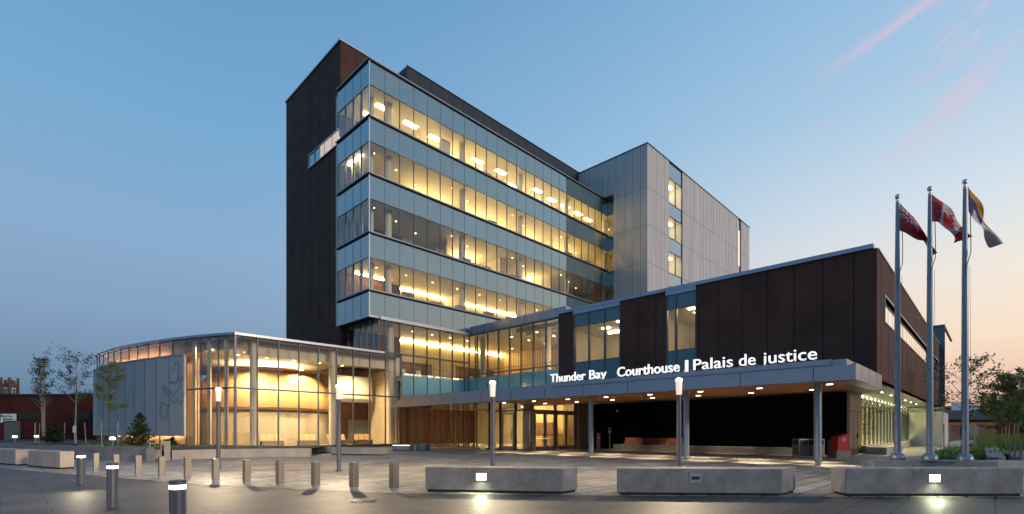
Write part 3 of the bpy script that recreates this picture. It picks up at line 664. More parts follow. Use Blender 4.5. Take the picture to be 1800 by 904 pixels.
b = MB(); b.pq(PW-.22, PW-.18, qd0+.15, qd0+.2, .9, 1.5); part(b, 'handle', M['steel'], d)
b = MB(); door_leaf(lambda u0,u1,w0,w1,z0,z1: b.pq(PW+1.6+w0, PW+1.6+w1, u0, u1, z0, z1), 25.6, 26.8); d = part(b, 'door', M['beige'])
# double doors in the return wall q=QD, p 27.5..33
w = gquad('entrance_glass', [bp(PW+.2,QD,.05),bp(33,QD,.05),bp(33,QD,3.75),bp(PW+.2,QD,3.75)], M['lobbyglass'])
f = MB()
for p in (PW+.1, 30.0, 32.6): f.pq(p-.08, p+.08, QD-.1, QD+.1, 0, 3.75)
f.pq(PW+.1, 33, QD-.1, QD+.1, 2.85, 3.05); f.pq(32.9, 35, QD-.12, QD+.3, 0, 3.8); part(f, 'entrance_frame', M['beige'], w)
for a, c in ((27.55, 28.72), (28.78, 29.9), (30.1, 31.3), (31.35, 32.5)):
    b = MB(); door_leaf(lambda u0,u1,w0,w1,z0,z1: b.pq(u0, u1, QD-.05+w0, QD-.05+w1, z0, z1), a, c); d = part(b, 'door', M['beige'])
    b = MB(); b.pq(c-.2, c-.16, QD-.2, QD-.16, .8, 1.6); part(b, 'handle', M['steel'], d)
sl = MB(); nf = 27
for i in range(nf):
    q = 29.0+(39.9-29.0)*i/(nf-1); c = bp(25.9+.12*math.sin(i*2.1), q); a = TH+R(52)+R(6)*math.sin(i*1.7)
    u = Vector((math.cos(a), math.sin(a), 0))*.125; v = Vector((-math.sin(a), math.cos(a), 0))*.04
    pts = [c-u-v, c+u-v, c+u+v, c-u+v]; sl.prism([(t.x, t.y) for t in pts], .12, 3.72)
part(sl, 'timber_fin_screen', M['fins'])
b = MB(); b.pq(25.75, 26.05, 28.8, 40, .02, .1); part(b, 'fin_sill', M['concwarm'])
# inside ground floor
b = MB(); b.pq(PW+.1, 46, QD+.3, 46, -.0, .05); b.pq(12.2, PW, 40.15, 58, 0, .22); part(b, 'interior_floor', M['floor_in'])
b = MB(); b.pq(41, 41.2, QD+.1, 46.2, 0, 4.1); part(b, 'rear_hall_wall', M['beigewall'])
b = MB(); b.pq(36, 41, 27.9, 28.1, 0, 4.1); b.pq(38, 38.2, 30, 34, 0, 4.1); part(b, 'hall_partition', M['palewood'])
b = MB(); b.pq(37.0, 37.2, 30.5, 33.0, 1.0, 2.3); b.pq(40.85, 40.98, 25.2, 27.4, .8, 2.4); part(b, 'dark_counter_window', M['brownwall'])
b = MB(); b.pq(PW, 46, QD, 46.2, 4.16, 4.3); b.pq(FT, PW, 39.9, 46.2, 4.16, 4.3); part(b, 'hall_ceiling', M['ceil'])
for i in range(5):
    for j in range(4): strip(29.0+2.6*i, 29.35+2.6*i, 25.9+3.6*j, 26.1+3.6*j, 4.08, 4.15, M['hall'])
for px in (917, ):
    X, Y, _ = bp(29.0, 26.6); c = MB(); c.lathe(X, Y, [(.28, 0), (.28, 4.1)], 20); part(c, 'interior_column', M['wallwhite'], smooth=True)
for q in (31, 33.5, 36, 38.5):
    strip(34, 36, q, q+.3, 4.08, 4.15, M['hall']); strip(28.4, 29.2, q, q+.12, 4.08, 4.15, M['hall'])

# ---- canopy
CP, CQ = 22.12, 3.72
b = MB(); b.pq(CP, CP+.16, CQ, 34.2, 3.35, 3.9); b.pq(CP+.16, 28.04, CQ, CQ+.16, 3.35, 3.97); b.pq(28.0, 28.1, CQ+.16, QD, 3.42, 3.9); b.pq(CP+.16, 28.0, CQ+.16, QD, 3.8, 3.9)
b.pq(CP+.16, PC, QD+.01, 34.2, 3.76, 3.9); b.pq(25.4, PC, 34.2, 39.98, 3.78, 3.9); b.pq(CP+.16, 25.4, 34.1, 34.2, 3.35, 3.76)
can = part(b, 'canopy_fascia', M['bluemetal'])
b = MB(); b.pq(CP+.1, PW-.02, qat(1487.2, CP), 34.0, 3.905, 4.15); part(b, 'canopy_upper_fascia', M['bluemetal'])
b = MB(); b.pq(CP+.02, CP+.09, qat(1461, CP), qat(968, CP), 3.96, 4.17); srail = b
b = MB(); i = 0
while 5.1+2.75*i < 34: q = 5.1+2.75*i; b.pq(CP-.004, CP, q-.015, q+.015, 3.35, 3.9); b.pq(CP+.096, CP+.1, q+.9, q+.93, 3.905, 4.15); i += 1
for p in (23.2, 24.9, 26.6): b.pq(p, p+.02, CQ-.004, CQ, 3.35, 3.97)
part(b, 'panel_joint', M['joint'])
b = MB(); b.pq(CP+.5, 28.0, CQ+.55, QD, 3.36, 3.41); part(b, 'cedar_soffit', M['soffit'])
b = MB(); b.pq(CP+.16, CP+.5, CQ+.16, QD, 3.352, 3.412); b.pq(CP+.5, 28.0, CQ+.16, CQ+.55, 3.352, 3.412); part(b, 'soffit_border', M['bluemetal'])
for i in range(3):
    q = 5.24+5.63*i; X, Y, _ = bp(CP+1.3, q); c = MB(); c.lathe(X, Y, [(.1,0),(.1,.18),(.145,.2),(.145,3.36)], 24); part(c, 'canopy_column', M['whitepole'], smooth=True)
def spot(loc, e, size=100, col=(1,.8,.5), blend=.6, r=.05, name='lamp_light', d=(0,0,-1), parent=None):
    l = bpy.data.lights.new(name, 'SPOT'); l.energy = e; l.spot_size = R(size); l.spot_blend = blend; l.color = col; l.shadow_soft_size = r
    o = bpy.data.objects.new(name, l); COL.objects.link(o); o.rotation_euler = Vector(d).to_track_quat('-Z','Y').to_euler()
    if parent: o.parent = parent; o.location = Vector(loc)-root_loc(parent)
    else: o.location = loc
    return o
for r_, (p, off) in enumerate(((23.9, 1.2), (26.4, 2.4))):
    for i in range(8):
        q = CQ+off+2.72*i
        if q > QD-.3: continue
        strip(p-.05, p+.05, q-.11, q+.11, 3.342, 3.362, M['canlamp'], 'canopy_downlight')
        spot(bp(p, q, 3.3), 1700, 48, (1,.84,.58), 1.0, name='canopy_spot', parent=CH)
for q in (8.5, 12.5, 16.5, 20.5): spot(bp(33.2, q, 3.7), 450, 60, (1,.8,.5), 1.0, name='soffit_spot', parent=CH)
for p in (40, 45, 50, 56): spot(bp(p, 4.9, 3.7), 500, 110, (1,.85,.5), name='soffit_spot', parent=CH)

# ---- sign lettering (English, then French), standing on the canopy edge
def word(txt, pxl, pxr, bold, pcap=.49, base=4.24):
    cu_ = bpy.data.curves.new('t', 'FONT'); cu_.body = txt; cu_.extrude = .0; cu_.size = 1; cu_.offset = bold; cu_.resolution_u = 3
    to = bpy.data.objects.new('t', cu_); COL.objects.link(to); bpy.context.view_layer.update()
    dg = bpy.context.evaluated_depsgraph_get(); me = bpy.data.meshes.new_from_object(to.evaluated_get(dg))
    COL.objects.unlink(to)
    xs = [v.co.x for v in me.vertices]; x0, x1 = min(xs), max(xs)
    cu_ = bpy.data.curves.new('t', 'FONT'); cu_.body = 'T'; cu_.size = 1; cu_.offset = bold
    t2 = bpy.data.objects.new('t', cu_); COL.objects.link(t2); bpy.context.view_layer.update()
    m2 = bpy.data.meshes.new_from_object(t2.evaluated_get(bpy.context.evaluated_depsgraph_get())); COL.objects.unlink(t2)
    cap = max(v.co.y for v in m2.vertices)
    ql, qr = qat(pxl, CP+.2), qat(pxr, CP+.2); k = (ql-qr)/(x1-x0); kz = pcap/cap
    bm = bmesh.new(); bm.from_mesh(me)
    g_ = bmesh.ops.extrude_face_region(bm, geom=bm.faces[:])
    for e in g_['geom']:
        if isinstance(e, bmesh.types.BMVert): e.co.z = -.06
    org = root_loc(CH)
    for v in bm.verts:
        x, y, z = v.co; v.co = bp(CP+.17-z, ql-(x-x0)*k, base+y*kz)-org
    bmesh.ops.recalc_face_normals(bm, faces=bm.faces[:]); bm.to_mesh(me); bm.free()
    me.materials.clear(); me.materials.append(M['letters'])
    o = bpy.data.objects.new('sign_lettering', me); COL.objects.link(o); o.parent = CH; return o
word('Thunder', 967.4, 1029, .004); word('Bay', 1036, 1066, .004)
word('Courthouse', 1085, 1194.5, .01); word('|', 1204.5, 1209.5, .0); word('Palais', 1219, 1288, .0); word('de', 1299, 1328, .0); word('justice', 1341, 1436, .0)
b = srail
for i in range(38):
    q = qat(970, CP)+(qat(1432, CP)-qat(970, CP))*i/37; b.pq(CP+.07, CP+.19, q, q+.02, 4.15, 4.26)
part(b, 'sign_rail', M['bluemetal'])

# ---- lobby
LZ0, LZ1 = .25, 8.5
arc = [(413,36.5),(384,36.9),(354,37.5),(328,38.1),(304,38.76),(281,39.55),(261,40.3),(242.4,41.15),(227,41.9),(212.7,42.7),(200.4,43.6),(190.4,44.7),(182,45.6),(175,46.5),(170.7,47.5)]
arcxy = [Vector((gx(px, Y), Y)) for px, Y in arc]
arcxy[0] = bp(12.03, 40).to_2d()
arcxy += [Vector((-40.3,50)), Vector((-40.8,54)), Vector((-39.5,60)), Vector((-35,66))]
def offs(pts, d):
    r = []
    for i, p in enumerate(pts):
        t = (pts[min(i+1,len(pts)-1)]-pts[max(i-1,0)]).normalized(); r.append(p+Vector((-t.y, t.x))*d)
    return r
# orientation: outward (towards camera/left) is +90deg or -90deg of travel; travel goes left/back, outward = left-front
def ribbon(mb, pts, z0, z1, thick=None, mi=0):
    if thick:
        o_ = offs(pts, thick)
        for i in range(len(pts)-1):
            a, c, d_, e = pts[i], pts[i+1], o_[i+1], o_[i]; mb.hexa([(a.x,a.y,z0),(c.x,c.y,z0),(d_.x,d_.y,z0),(e.x,e.y,z0),(a.x,a.y,z1),(c.x,c.y,z1),(d_.x,d_.y,z1),(e.x,e.y,z1)], mi)
    else:
        for i in range(len(pts)-1):
            a, c = pts[i], pts[i+1]; mb.face([(a.x,a.y,z0),(c.x,c.y,z0),(c.x,c.y,z1),(a.x,a.y,z1)], mi)
OUT = 1  # sign of outward offset: travel (-,+); left normal (-ty,tx) = (-,-) -> towards camera-left
b = MB(); ribbon(b, arcxy[:3+1], LZ0, LZ1); ribbon(b, arcxy[3:], 7.2, LZ1); ribbon(b, arcxy[3:], LZ0, 1.1)
b.face([bp(12.03,40,LZ0),bp(FT,40,LZ0),bp(FT,40,LZ1),bp(12.03,40,LZ1)])
lg = part(b, 'lobby_glazing', M['lobbyglass'])
f = MB()
def vm(v, z0, z1, w=.035):
    f = MB(); f.prism([(v.x-w,v.y-w),(v.x+w,v.y-w),(v.x+w,v.y+w),(v.x-w,v.y+w)], z0, z1); part(f, 'lobby_mullion', M['mullion'], lg)
for i, v in enumerate(arcxy[:15]):
    if i == 0: continue
    if i <= 3: vm(v, LZ0, LZ1)
    else: vm(v, 7.2, LZ1); vm(v, LZ0, 1.1)
lobp = [P0-MOD*k for k in range(0, 8)]+[P0+MOD*k for k in range(1, 3)]
lobpx = (443, 454.5, 487.5, 524.5, 559.5, 591.4, 621, 650.2, 677.6)
for px in (452.5, 489.5, 525.5, 559.5, 591.4, 621, 650.2, 677.6): p = pat(px, 40); f.pq(p-.035, p+.035, 39.93, 40.1, LZ0, LZ1)
f.pq(11.95, 12.12, 39.9, 40.05, LZ0, LZ1)
zt_ = 4.62
f.pq(12.03, FT, 39.94, 40.08, zt_-.06, zt_+.06); ribbon(f, arcxy[:4], zt_-.06, zt_+.06, .08)
f.pq(12.03, FT, 39.93, 40.1, LZ0-.1, LZ0+.04)
part(f, 'lobby_frame', M['mullion'], lg)
b = MB(); ribbon(b, arcxy, LZ1, LZ1+.18, .14); part(b, 'curved_cornice', M['bluemetal'])
b = MB(); b.pq(11.95, 24.4, 39.8, 40.2, LZ1, LZ1+.18); part(b, 'lobby_cornice', M['lightmetal'])
b = MB(); b.pq(14, 22.8, 43.0, 46, LZ1+.1, LZ1+.62); part(b, 'roof_plant_screen', M['warehouse'])
roofpoly = [tuple(bp(12.1,40.1).to_2d()), tuple(bp(FT,40.1).to_2d()), tuple(bp(FT,46.2).to_2d()), tuple(bp(23.1,46.2).to_2d()), tuple(bp(23.1,60).to_2d())]+[(v.x+.1, v.y) for v in reversed(arcxy[1:])]
b = MB(); b.prism(roofpoly, LZ1-.12, LZ1+.02); part(b, 'lobby_roof', M['darkmetal'])
# inner ceiling, dropped, set back from the glass
inner = [tuple(bp(13.2,41.6).to_2d()), tuple(bp(FT,41.6).to_2d()), tuple(bp(FT,46.1).to_2d()), tuple(bp(23.1,46.1).to_2d()), tuple(bp(23.1,59).to_2d())]+[(v.x+1.6, v.y+.9) for v in reversed(arcxy[1:17])]
b = MB(); b.prism(inner, 7.75, LZ1-.13); part(b, 'lobby_ceiling', M['ceil'])
b = MB(); b.pq(13.2, FT, 41.45, 41.6, 7.35, 8.3); part(b, 'ceiling_bulkhead', M['ceil'])
cx_, cy_ = -23.4, 47.6
b = MB(); b.lathe(cx_, cy_, [(5.2,3.1),(5.95,3.5),(6.05,4.4),(5.75,5.4),(5.0,6.3),(4.4,6.75),(4.8,6.9),(5.0,6.95),(5.0,7.03),(4.9,7.03),(4.9,6.96)], 72); part(b, 'timber_drum', M['drum'], smooth=True)
b = MB(); b.lathe(cx_, cy_, [(5.6,.2),(5.6,3.1)], 64); part(b, 'drum_base_wall', M['beigewall'], smooth=True)
cr_ = [v+Vector((2.4, 5.4)) for v in arcxy[6:17]]
b = MB(); ribbon(b, [v+Vector((1.5, .9)) for v in arcxy[4:17]], .2, 7.3, .1); part(b, 'lobby_inner_wall', M['palewood'])
b = MB(); b.pq(20.4, 23.1, 47.5, 47.7, .2, 7.3); b.pq(22.9, 23.1, 47.7, 59, .2, 7.3); b.pq(FT-.1, FT, 42.0, 46.2, .2, 7.3); b.pq(19.9, 23.1, 47.38, 47.5, 3.3, 7.3); part(b, 'lobby_wall', M['beigewall'])
b = MB(); b.pq(17.9, 23.15, 47.2, 47.38, .2, 3.3); b.pq(18.0, 18.1, 47.38, 58, .2, 3.3); part(b, 'walnut_wall', M['brownwall'])
b = MB(); b.pq(21.6, 25.6, 44.1, 44.3, 4.55, 6.7); b.pq(21.6, 25.9, 44.3, 46.1, 4.3, 4.55); part(b, 'mezzanine_guard', M['wallwhite'])
b = MB(); b.pq(20.6, 21.5, 46.5, 46.7, 3.3, 7.0); b.pq(21.7, 22.6, 46.3, 46.4, 6.7, 7.2); part(b, 'dark_opening', M['desk'])
b = MB(); b.pq(24.0, 26.2, 45.8, 46.0, .2, 2.6); part(b, 'lift_door_wall', M['blindgrey'])
for px in (445, 584.5, 696.5):
    p = pat(px, 41.1); X, Y, _ = bp(p, 41.1); r = .24 if px < 500 else .3
    c = MB(); c.lathe(X, Y, [(r,.2),(r,8.4)], 24); part(c, 'lobby_column', M['wallwhite'], smooth=True)
for i, v in enumerate(arcxy[1:4]):
    c = MB(); vv = v+Vector((.45, .25)); c.prism([(vv.x-.12,vv.y-.08),(vv.x+.12,vv.y-.08),(vv.x+.12,vv.y+.08),(vv.x-.12,vv.y+.08)], .2, LZ1-.13); part(c, 'lobby_post', M['beigewall'])
b = MB(); ribbon(b, [v+Vector((.55, .35)) for v in arcxy[4:17]], 7.1, 8.36, .06); part(b, 'timber_fascia', M['palewood'])
b = MB(); ribbon(b, [v+Vector((.3, .2)) for v in arcxy[5:16]], 7.12, 7.17, .05); part(b, 'unseen_fascia_glow', M['fasc'])  # glowing strip added behind the screen to warm the timber band
b = MB(); X = -19.6
b.pq(12.6, 14.6, 42.6, 42.63, .25, 1.35); part(b, 'glass_balustrade', M['glass'])
for i in range(10):
    p, q = 13.6+(i%5)*2.3, 42.8+(i//5)*2.0; strip(p, p+.18, q, q+.18, 7.71, 7.745, M['lampdim'])
strip(23.6, 26.1, 46.06, 46.14, 3.9, 4.0, M['cove'], 'cove_light')
strip(17.0, 22.8, 47.1, 47.18, 3.42, 3.5, M['upwarm'], 'cove_light')
# pale curved screen in front of the glass, with engraved bird outlines
sarc = [(327.5,37.75),(302,38.45),(279.3,39.2),(258.8,40.0),(241,40.85),(224.9,41.75),(210.5,42.7),(197,43.7),(186,44.8),(177,45.9),(171,46.9),(168,47.8)]
sxy = [Vector((gx(px, Y), Y)) for px, Y in sarc]
osx = offs(sxy, .19)
b = MB(); ribbon(b, sxy, 1.06, 7.17, .18); scr = part(b, 'curved_screen', M['screen'])
b = MB(); ribbon(b, offs(sxy, -.0), 7.17, 7.27, .22); part(b, 'screen_cap', M['bluemetal'], scr)
b = MB()
for v in sxy[1:-2]:
    t_ = v; o2 = osx[sxy.index(v)]; b.prism([(o2.x-.008, o2.y-.006), (o2.x+.008, o2.y-.006), (o2.x+.008, o2.y+.01), (o2.x-.008, o2.y+.01)], 1.06, 7.17)
part(b, 'panel_joint', M['mullion'], scr)
def on_screen(px, py):
    # point of the screen's face on the sight line of photo pixel (px, py)
    sx = (px-900)/F
    for i in range(len(osx)-1):
        a, c = osx[i], osx[i+1]; d = c-a; den = d.x-sx*d.y
        if abs(den) < 1e-9: continue
        k = (sx*a.y-a.x)/den
        if -.01 <= k <= 1.01: Y = a.y+d.y*k; return Vector((sx*Y, Y-.012, EYE+(759-py)/F*Y))
b = MB()
for ln in (
  [(582,352),(585,330),(590,310),(600,292),(612,288),(620,300),(622,330),(618,365),(612,400),(600,425),(585,425),(570,415),(552,425),(580,428),(605,425)],
  [(605,425),(625,395),(640,388),(645,395),(630,415),(632,440),(630,458),(615,462),(605,478),(595,505)],
  [(517,432),(512,445),(516,470),(525,500),(540,520),(552,520),(545,500),(535,475),(528,452),(517,435)],
  [(528,452),(550,475),(570,492),(590,505),(575,525),(572,545),(585,558),(600,560),(605,550),(598,535),(610,528),(625,548),(642,562),(640,568),(620,566)],
  [(500,575),(508,565),(503,552),(512,560),(520,572),(530,565),(545,575),(553,572),(545,590),(538,600),(545,620),(543,640),(535,655),(523,662),(510,655),(500,640),(497,620),(499,600),(497,585),(505,580)]):
    pts = [on_screen(x/3.767+150, y/3.767+560) for x, y in ln]; pts = [p for p in pts if p]
    b.tube(pts, .011, 5)
part(b, 'engraved_bird_outline', M['screenline'], scr)
# glowing disc added on top of the drum, unseen, to brighten the ceiling
b = MB(); b.lathe(cx_, cy_, [(3.2,6.97),(3.2,7.0)], 48); part(b, 'unseen_ceiling_glow', M['rim'])
b = MB(); ribbon(b, [v+Vector((1.2, .7)) for v in arcxy[5:13]], 1.15, 1.2, .05); part(b, 'floor_wash_light', M['upwarm'])
for (p, q) in ((13.6, 42.4), (15.8, 42.6), (18.0, 42.6), (20.4, 42.8), (23.2, 42.6), (14.5, 44.5), (19, 45.0)):
    spot(bp(p, q, 7.2), 1500, 150, (1,.72,.38), .8, .12, 'lobby_spot', parent=CH)
for i in (3, 6, 9, 12):
    v = arcxy[i]+Vector((1.0,.6)); spot((v.x, v.y, 8.2), 450, 130, (1,.62,.36), .8, .1, 'lobby_spot', parent=CH)
# lobby chairs, three to a row

def chair_row(p, lab):
    t = thing('chair_row', bp(p, 42.6, .22), lab, 'chairs', 'rows of waiting chairs inside the lobby glass', TH)
    b = MB(); b.box(0,1.75,-.3,-.22,.0,.4); b.box(.0,1.75,.1,.18,.0,.4); b.build('leg_frame', M['steel'], t, local=True)
    for i in range(3):
        s_ = MB(); x = .05+i*.57; s_.hexa([(x,-.3,.4),(x+.5,-.3,.4),(x+.5,.2,.36),(x,.2,.36),(x,-.3,.46),(x+.5,-.3,.46),(x+.5,.2,.42),(x,.2,.42)])
        s_.hexa([(x,.16,.42),(x+.5,.16,.42),(x+.5,.22,.42),(x,.22,.42),(x,.42,.95),(x+.5,.42,.95),(x+.5,.48,.95),(x,.48,.95)])
        s_.build('seat', M['palewood'], t, local=True)
for p, lab in ((14.7, 'leftmost row of pale wooden chairs behind the lobby glass'), (17.7, 'pale wooden chair row in front of the walnut wall, second from left'),
               (20.4, 'pale wooden chair row just right of the second lamp post'), (22.9, 'rightmost row of pale wooden chairs, nearest the timber fins')):
    chair_row(p, lab)

# ------------------------------------------------------------------ plaza furniture
def gpt(px, Y): return (px-900)/F*Y
def ordinal(i): return ['first','second','third','fourth','fifth','sixth','seventh','eighth','ninth','tenth','eleventh'][i]
# post lamps
def make_post():
    t = thing('post_lamp', (0,0,0), 'x', 'lamp post')
    b = MB(); b.lathe(0,0,[(.11,0),(.11,.03),(.074,.04),(.072,2.55)],24); b.build('pole', M['polegrey'], t, smooth=True, local=True)
    b = MB(); b.lathe(0,0,[(.082,2.55),(.1,2.98)],24); b.build('frosted_sleeve', M['headlow'], t, smooth=True, local=True)
    b = MB(); b.lathe(0,0,[(.1,2.98),(.098,3.03),(.05,3.06)],24); b.build('lamp_lens', M['head'], t, smooth=True, local=True)
    l = bpy.data.lights.new('post_light', 'SPOT'); l.spot_size = R(168); l.spot_blend = .25; l.energy = 900; l.color = (1,.78,.5); l.shadow_soft_size = .1
    o = bpy.data.objects.new('post_light', l); COL.objects.link(o); o.parent = t; o.location = (0,0,3.2)
    return t
pl0 = make_post()
for i, (px, Y, lab) in enumerate(((384,18.9,'grey lamp post in front of the curved lobby, leftmost of four'), (595.5,17.7,'grey lamp post with its base on open paving, before the lobby glass'),
        (866,16.4,'grey lamp post before the entrance doors, behind the lit concrete block'), (1193.5,15.5,'rightmost grey lamp post, under the lit word Courthouse'))):
    o = pl0 if i == 0 else copy_tree(pl0); o.location = (gpt(px,Y), Y, 0); tag(o, lab, group='lamp posts on the plaza')
t = thing('street_lamp', (-15,-4,0), 'tall street lamp on the near side of the road, outside the picture', 'street lamp')
b = MB(); b.lathe(0,0,[(.14,0),(.09,.5),(.07,7)],16); b.build('pole', M['polegrey'], t, smooth=True, local=True)
b = MB(); b.tube([(0,0,7),(.3,.6,7.2),(.5,1.4,7.2)], .04, 8); b.build('arm', M['polegrey'], t, local=True)
b = MB(); b.box(.35,.65,1.2,1.8,7.1,7.25); hd = b.build('lamp_head', M['polegrey'], t, local=True); b = MB(); b.box(.38,.62,1.25,1.75,7.08,7.098); b.build('lens', M['head'], hd, local=True)
spot((-14.5,-2.5,7.05), 6500, 115, (1,.64,.38), .6, .15, 'street_light', d=(.1,.75,-1), parent=t)
# stainless rectangular bollards
def make_rb():
    t = thing('plate_bollard', (0,0,0), 'x', 'bollard', rz=TH)
    b = MB(); b.box(-.075,.075,-.104,.104,.06,.655); b.build('body', M['steel'], t, bevel=.006, local=True)
    b = MB(); b.box(-.06,.06,-.085,.085,0,.06); b.build('base', M['warehouse'], t, local=True)
    return t
rb0 = make_rb()
for i, (px, Y) in enumerate(((169,17.3),(204,16.5),(243,15.75),(284,15.05),(329.4,14.4),(379,13.85),(433.6,13.3),(492,12.85),(554.8,12.45),(622,12.1),(692.5,11.8))):
    o = rb0 if i == 0 else copy_tree(rb0); o.location = (gpt(px,Y), Y, 0)
    extra = {0:'leftmost flat steel bollard, partly behind a lit bollard', 4:'flat steel bollard just left of the leftmost lamp post, fifth of eleven', 5:'flat steel bollard standing in front of the leftmost lamp post', 8:'flat steel bollard left of the second lamp post, ninth from left', 9:'flat steel bollard just right of the second lamp post', 10:'rightmost flat steel bollard, next to the concrete block'}
    tag(o, extra.get(i, ordinal(i)+' flat stainless steel bollard from the left in the row'), group='flat steel bollards along the plaza edge')
# round lit bollards
def make_lb():
    t = thing('lit_bollard', (0,0,0), 'x', 'bollard')
    b = MB(); b.lathe(0,0,[(.088,0),(.088,.725)],32); b.build('post', M['polegrey'], t, smooth=True, local=True)
    b = MB(); b.lathe(0,0,[(.086,.722),(.086,.774)],32); b.f = b.f[:-2]; b.mi = b.mi[:-2]; b.build('light_ring', M['ringt'], t, smooth=True, local=True)
    b = MB(); b.lathe(0,0,[(.088,.775),(.088,.822),(.08,.828)],32); b.build('cap', M['polegrey'], t, smooth=True, local=True)
    return t
lb0 = make_lb()
for i, (px, Y, lab) in enumerate(((142.6,13.0,'farthest and smallest of the three round lit bollards'), (197.8,9.15,'middle one of the three round lit bollards on dark paving'), (312.3,5.88,'nearest round lit bollard, cut off by the bottom of the picture'))):
    o = lb0 if i == 0 else copy_tree(lb0); o.location = (gpt(px,Y), Y, 0); tag(o, lab, group='round lit bollards in the foreground')
    l = bpy.data.lights.new('bollard_light', 'POINT'); l.energy = 60; l.color = (1,.82,.55); l.shadow_soft_size = .012
    ll = bpy.data.objects.new('bollard_light', l); COL.objects.link(ll); ll.parent = o; ll.location = (0, 0, .762)
# big concrete blocks
def block(name, FLp, FRp, BRp, BLp, h, lab, light=None, unlit=None, m='concrete', group='concrete seat blocks at the plaza edge', foot=True, holes=True, studs=()):
    c = Vector(((FLp[0]+BRp[0])/2, (FLp[1]+BRp[1])/2, 0)); t = thing(name, c, lab, 'concrete bench', group)
    loc = lambda p: (p[0]-c.x, p[1]-c.y)
    poly = [loc(FLp), loc(FRp), loc(BRp), loc(BLp)]
    b = MB(); b.prism(poly, .05 if foot else 0, h); b.build('block', M[m], t, bevel=.018, local=True)
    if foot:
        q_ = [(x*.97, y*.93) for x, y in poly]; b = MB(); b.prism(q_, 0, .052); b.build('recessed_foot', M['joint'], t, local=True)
    a, d = Vector(poly[0]), Vector(poly[1]); u = (d-a).normalized(); n_ = Vector((u.y, -u.x)); Ln = (d-a).length
    def fb(mb, s0, s1, z0, z1, o0, o1):
        P = lambda s, o: a+u*s+n_*o
        mb.prism([P(s0,o1), P(s1,o1), P(s1,o0), P(s0,o0)], z0, z1)
    if holes:
        k = max(3, int(Ln/.42)); b = MB()
        for i in range(k):
            for z in (.13, h-.1): s = (i+.5)*Ln/k; fb(b, s-.011, s+.011, z-.011, z+.011, -.01, .0015)
        b.build('form_tie_hole', M['hole'], t, local=True)
    for s in studs:
        b = MB(); fb(b, s*Ln-.02, s*Ln+.02, h-.03, h+.016, -.06, .012); b.build('skate_stud', M['beige'], t, local=True)
    if light is not None:
        s = light*Ln; b = MB(); fb(b, s-.135, s+.135, h-.3, h-.12, -.01, .01); b.build('lamp_housing', M['warehouse'], t, local=True); b = MB(); fb(b, s-.115, s+.115, h-.285, h-.135, -.01, .013); b.build('light_lens', M['benchlamp'], t, local=True)
        P = a+u*s+n_*.06
        spot_ = spot((P.x+c.x, P.y+c.y, h-.2), 42, 150, (.95,1,.66), .5, .06, 'bench_light', d=(n_.x*.75, n_.y*.75, -.8), parent=t)
    if unlit is not None:
        s = unlit*Ln; b = MB(); fb(b, s-.13, s+.13, h-.31, h-.1, -.01, .012); o = b.build('light_plate', M['warehouse'], t, local=True)
        b = MB(); fb(b, s-.09, s+.09, h-.24, h-.17, .0, .0135); b.build('light_slot', M['hole'], t, local=True)
    return t
block('concrete_block', (-2.03,11.63), (1.13,11.15), (1.53,11.62), (-1.9,12.15), .575, 'concrete block in the middle foreground with a glowing square light', light=.42, studs=(.33,.63))
block('concrete_block', (2.33,11.04), (5.88,10.84), (6.55,11.5), (2.45,11.65), .585, 'concrete block with an unlit recessed light, between the two lit ones', unlit=.48, studs=(.41,.78))
block('concrete_block', (7.23,10.8), (11.1,10.8), (11.4,11.35), (7.3,11.4), .6, 'rightmost foreground concrete block with a glowing light, below the flagpoles', light=.5, studs=(.4,.73))
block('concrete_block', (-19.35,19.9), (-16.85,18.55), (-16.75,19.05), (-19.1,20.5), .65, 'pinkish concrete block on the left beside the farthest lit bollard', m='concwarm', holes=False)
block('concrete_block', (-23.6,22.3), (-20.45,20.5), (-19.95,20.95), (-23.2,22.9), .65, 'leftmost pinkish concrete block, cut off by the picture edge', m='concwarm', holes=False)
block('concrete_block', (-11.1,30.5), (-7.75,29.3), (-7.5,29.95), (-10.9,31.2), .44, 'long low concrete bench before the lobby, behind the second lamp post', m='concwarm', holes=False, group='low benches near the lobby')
block('concrete_block', (-13.4,33.0), (-12.1,32.6), (-11.9,33.1), (-13.2,33.6), .42, 'short low concrete bench half hidden behind the long planter wall', holes=False, group='low benches near the lobby')
t = block('concrete_block', (-8.62,36.0), (-7.32,35.6), (-7.1,36.0), (-8.5,36.5), .45, 'short concrete bench with a glowing white top edge beside the timber fins', holes=False, group='low benches near the lobby')
b = MB(); b.prism([(-.72,-.26),(.6,-.66),(.6,-.62),(-.72,-.22)], .4, .44); b.build('led_strip', M['ledstrip'], t, local=True)
block('concrete_block', (-7.25,37.4), (-6.4,37.1), (-6.2,37.6), (-7.1,37.9), .45, 'small concrete bench touching the left end of the timber fins', holes=False, group='low benches near the lobby')
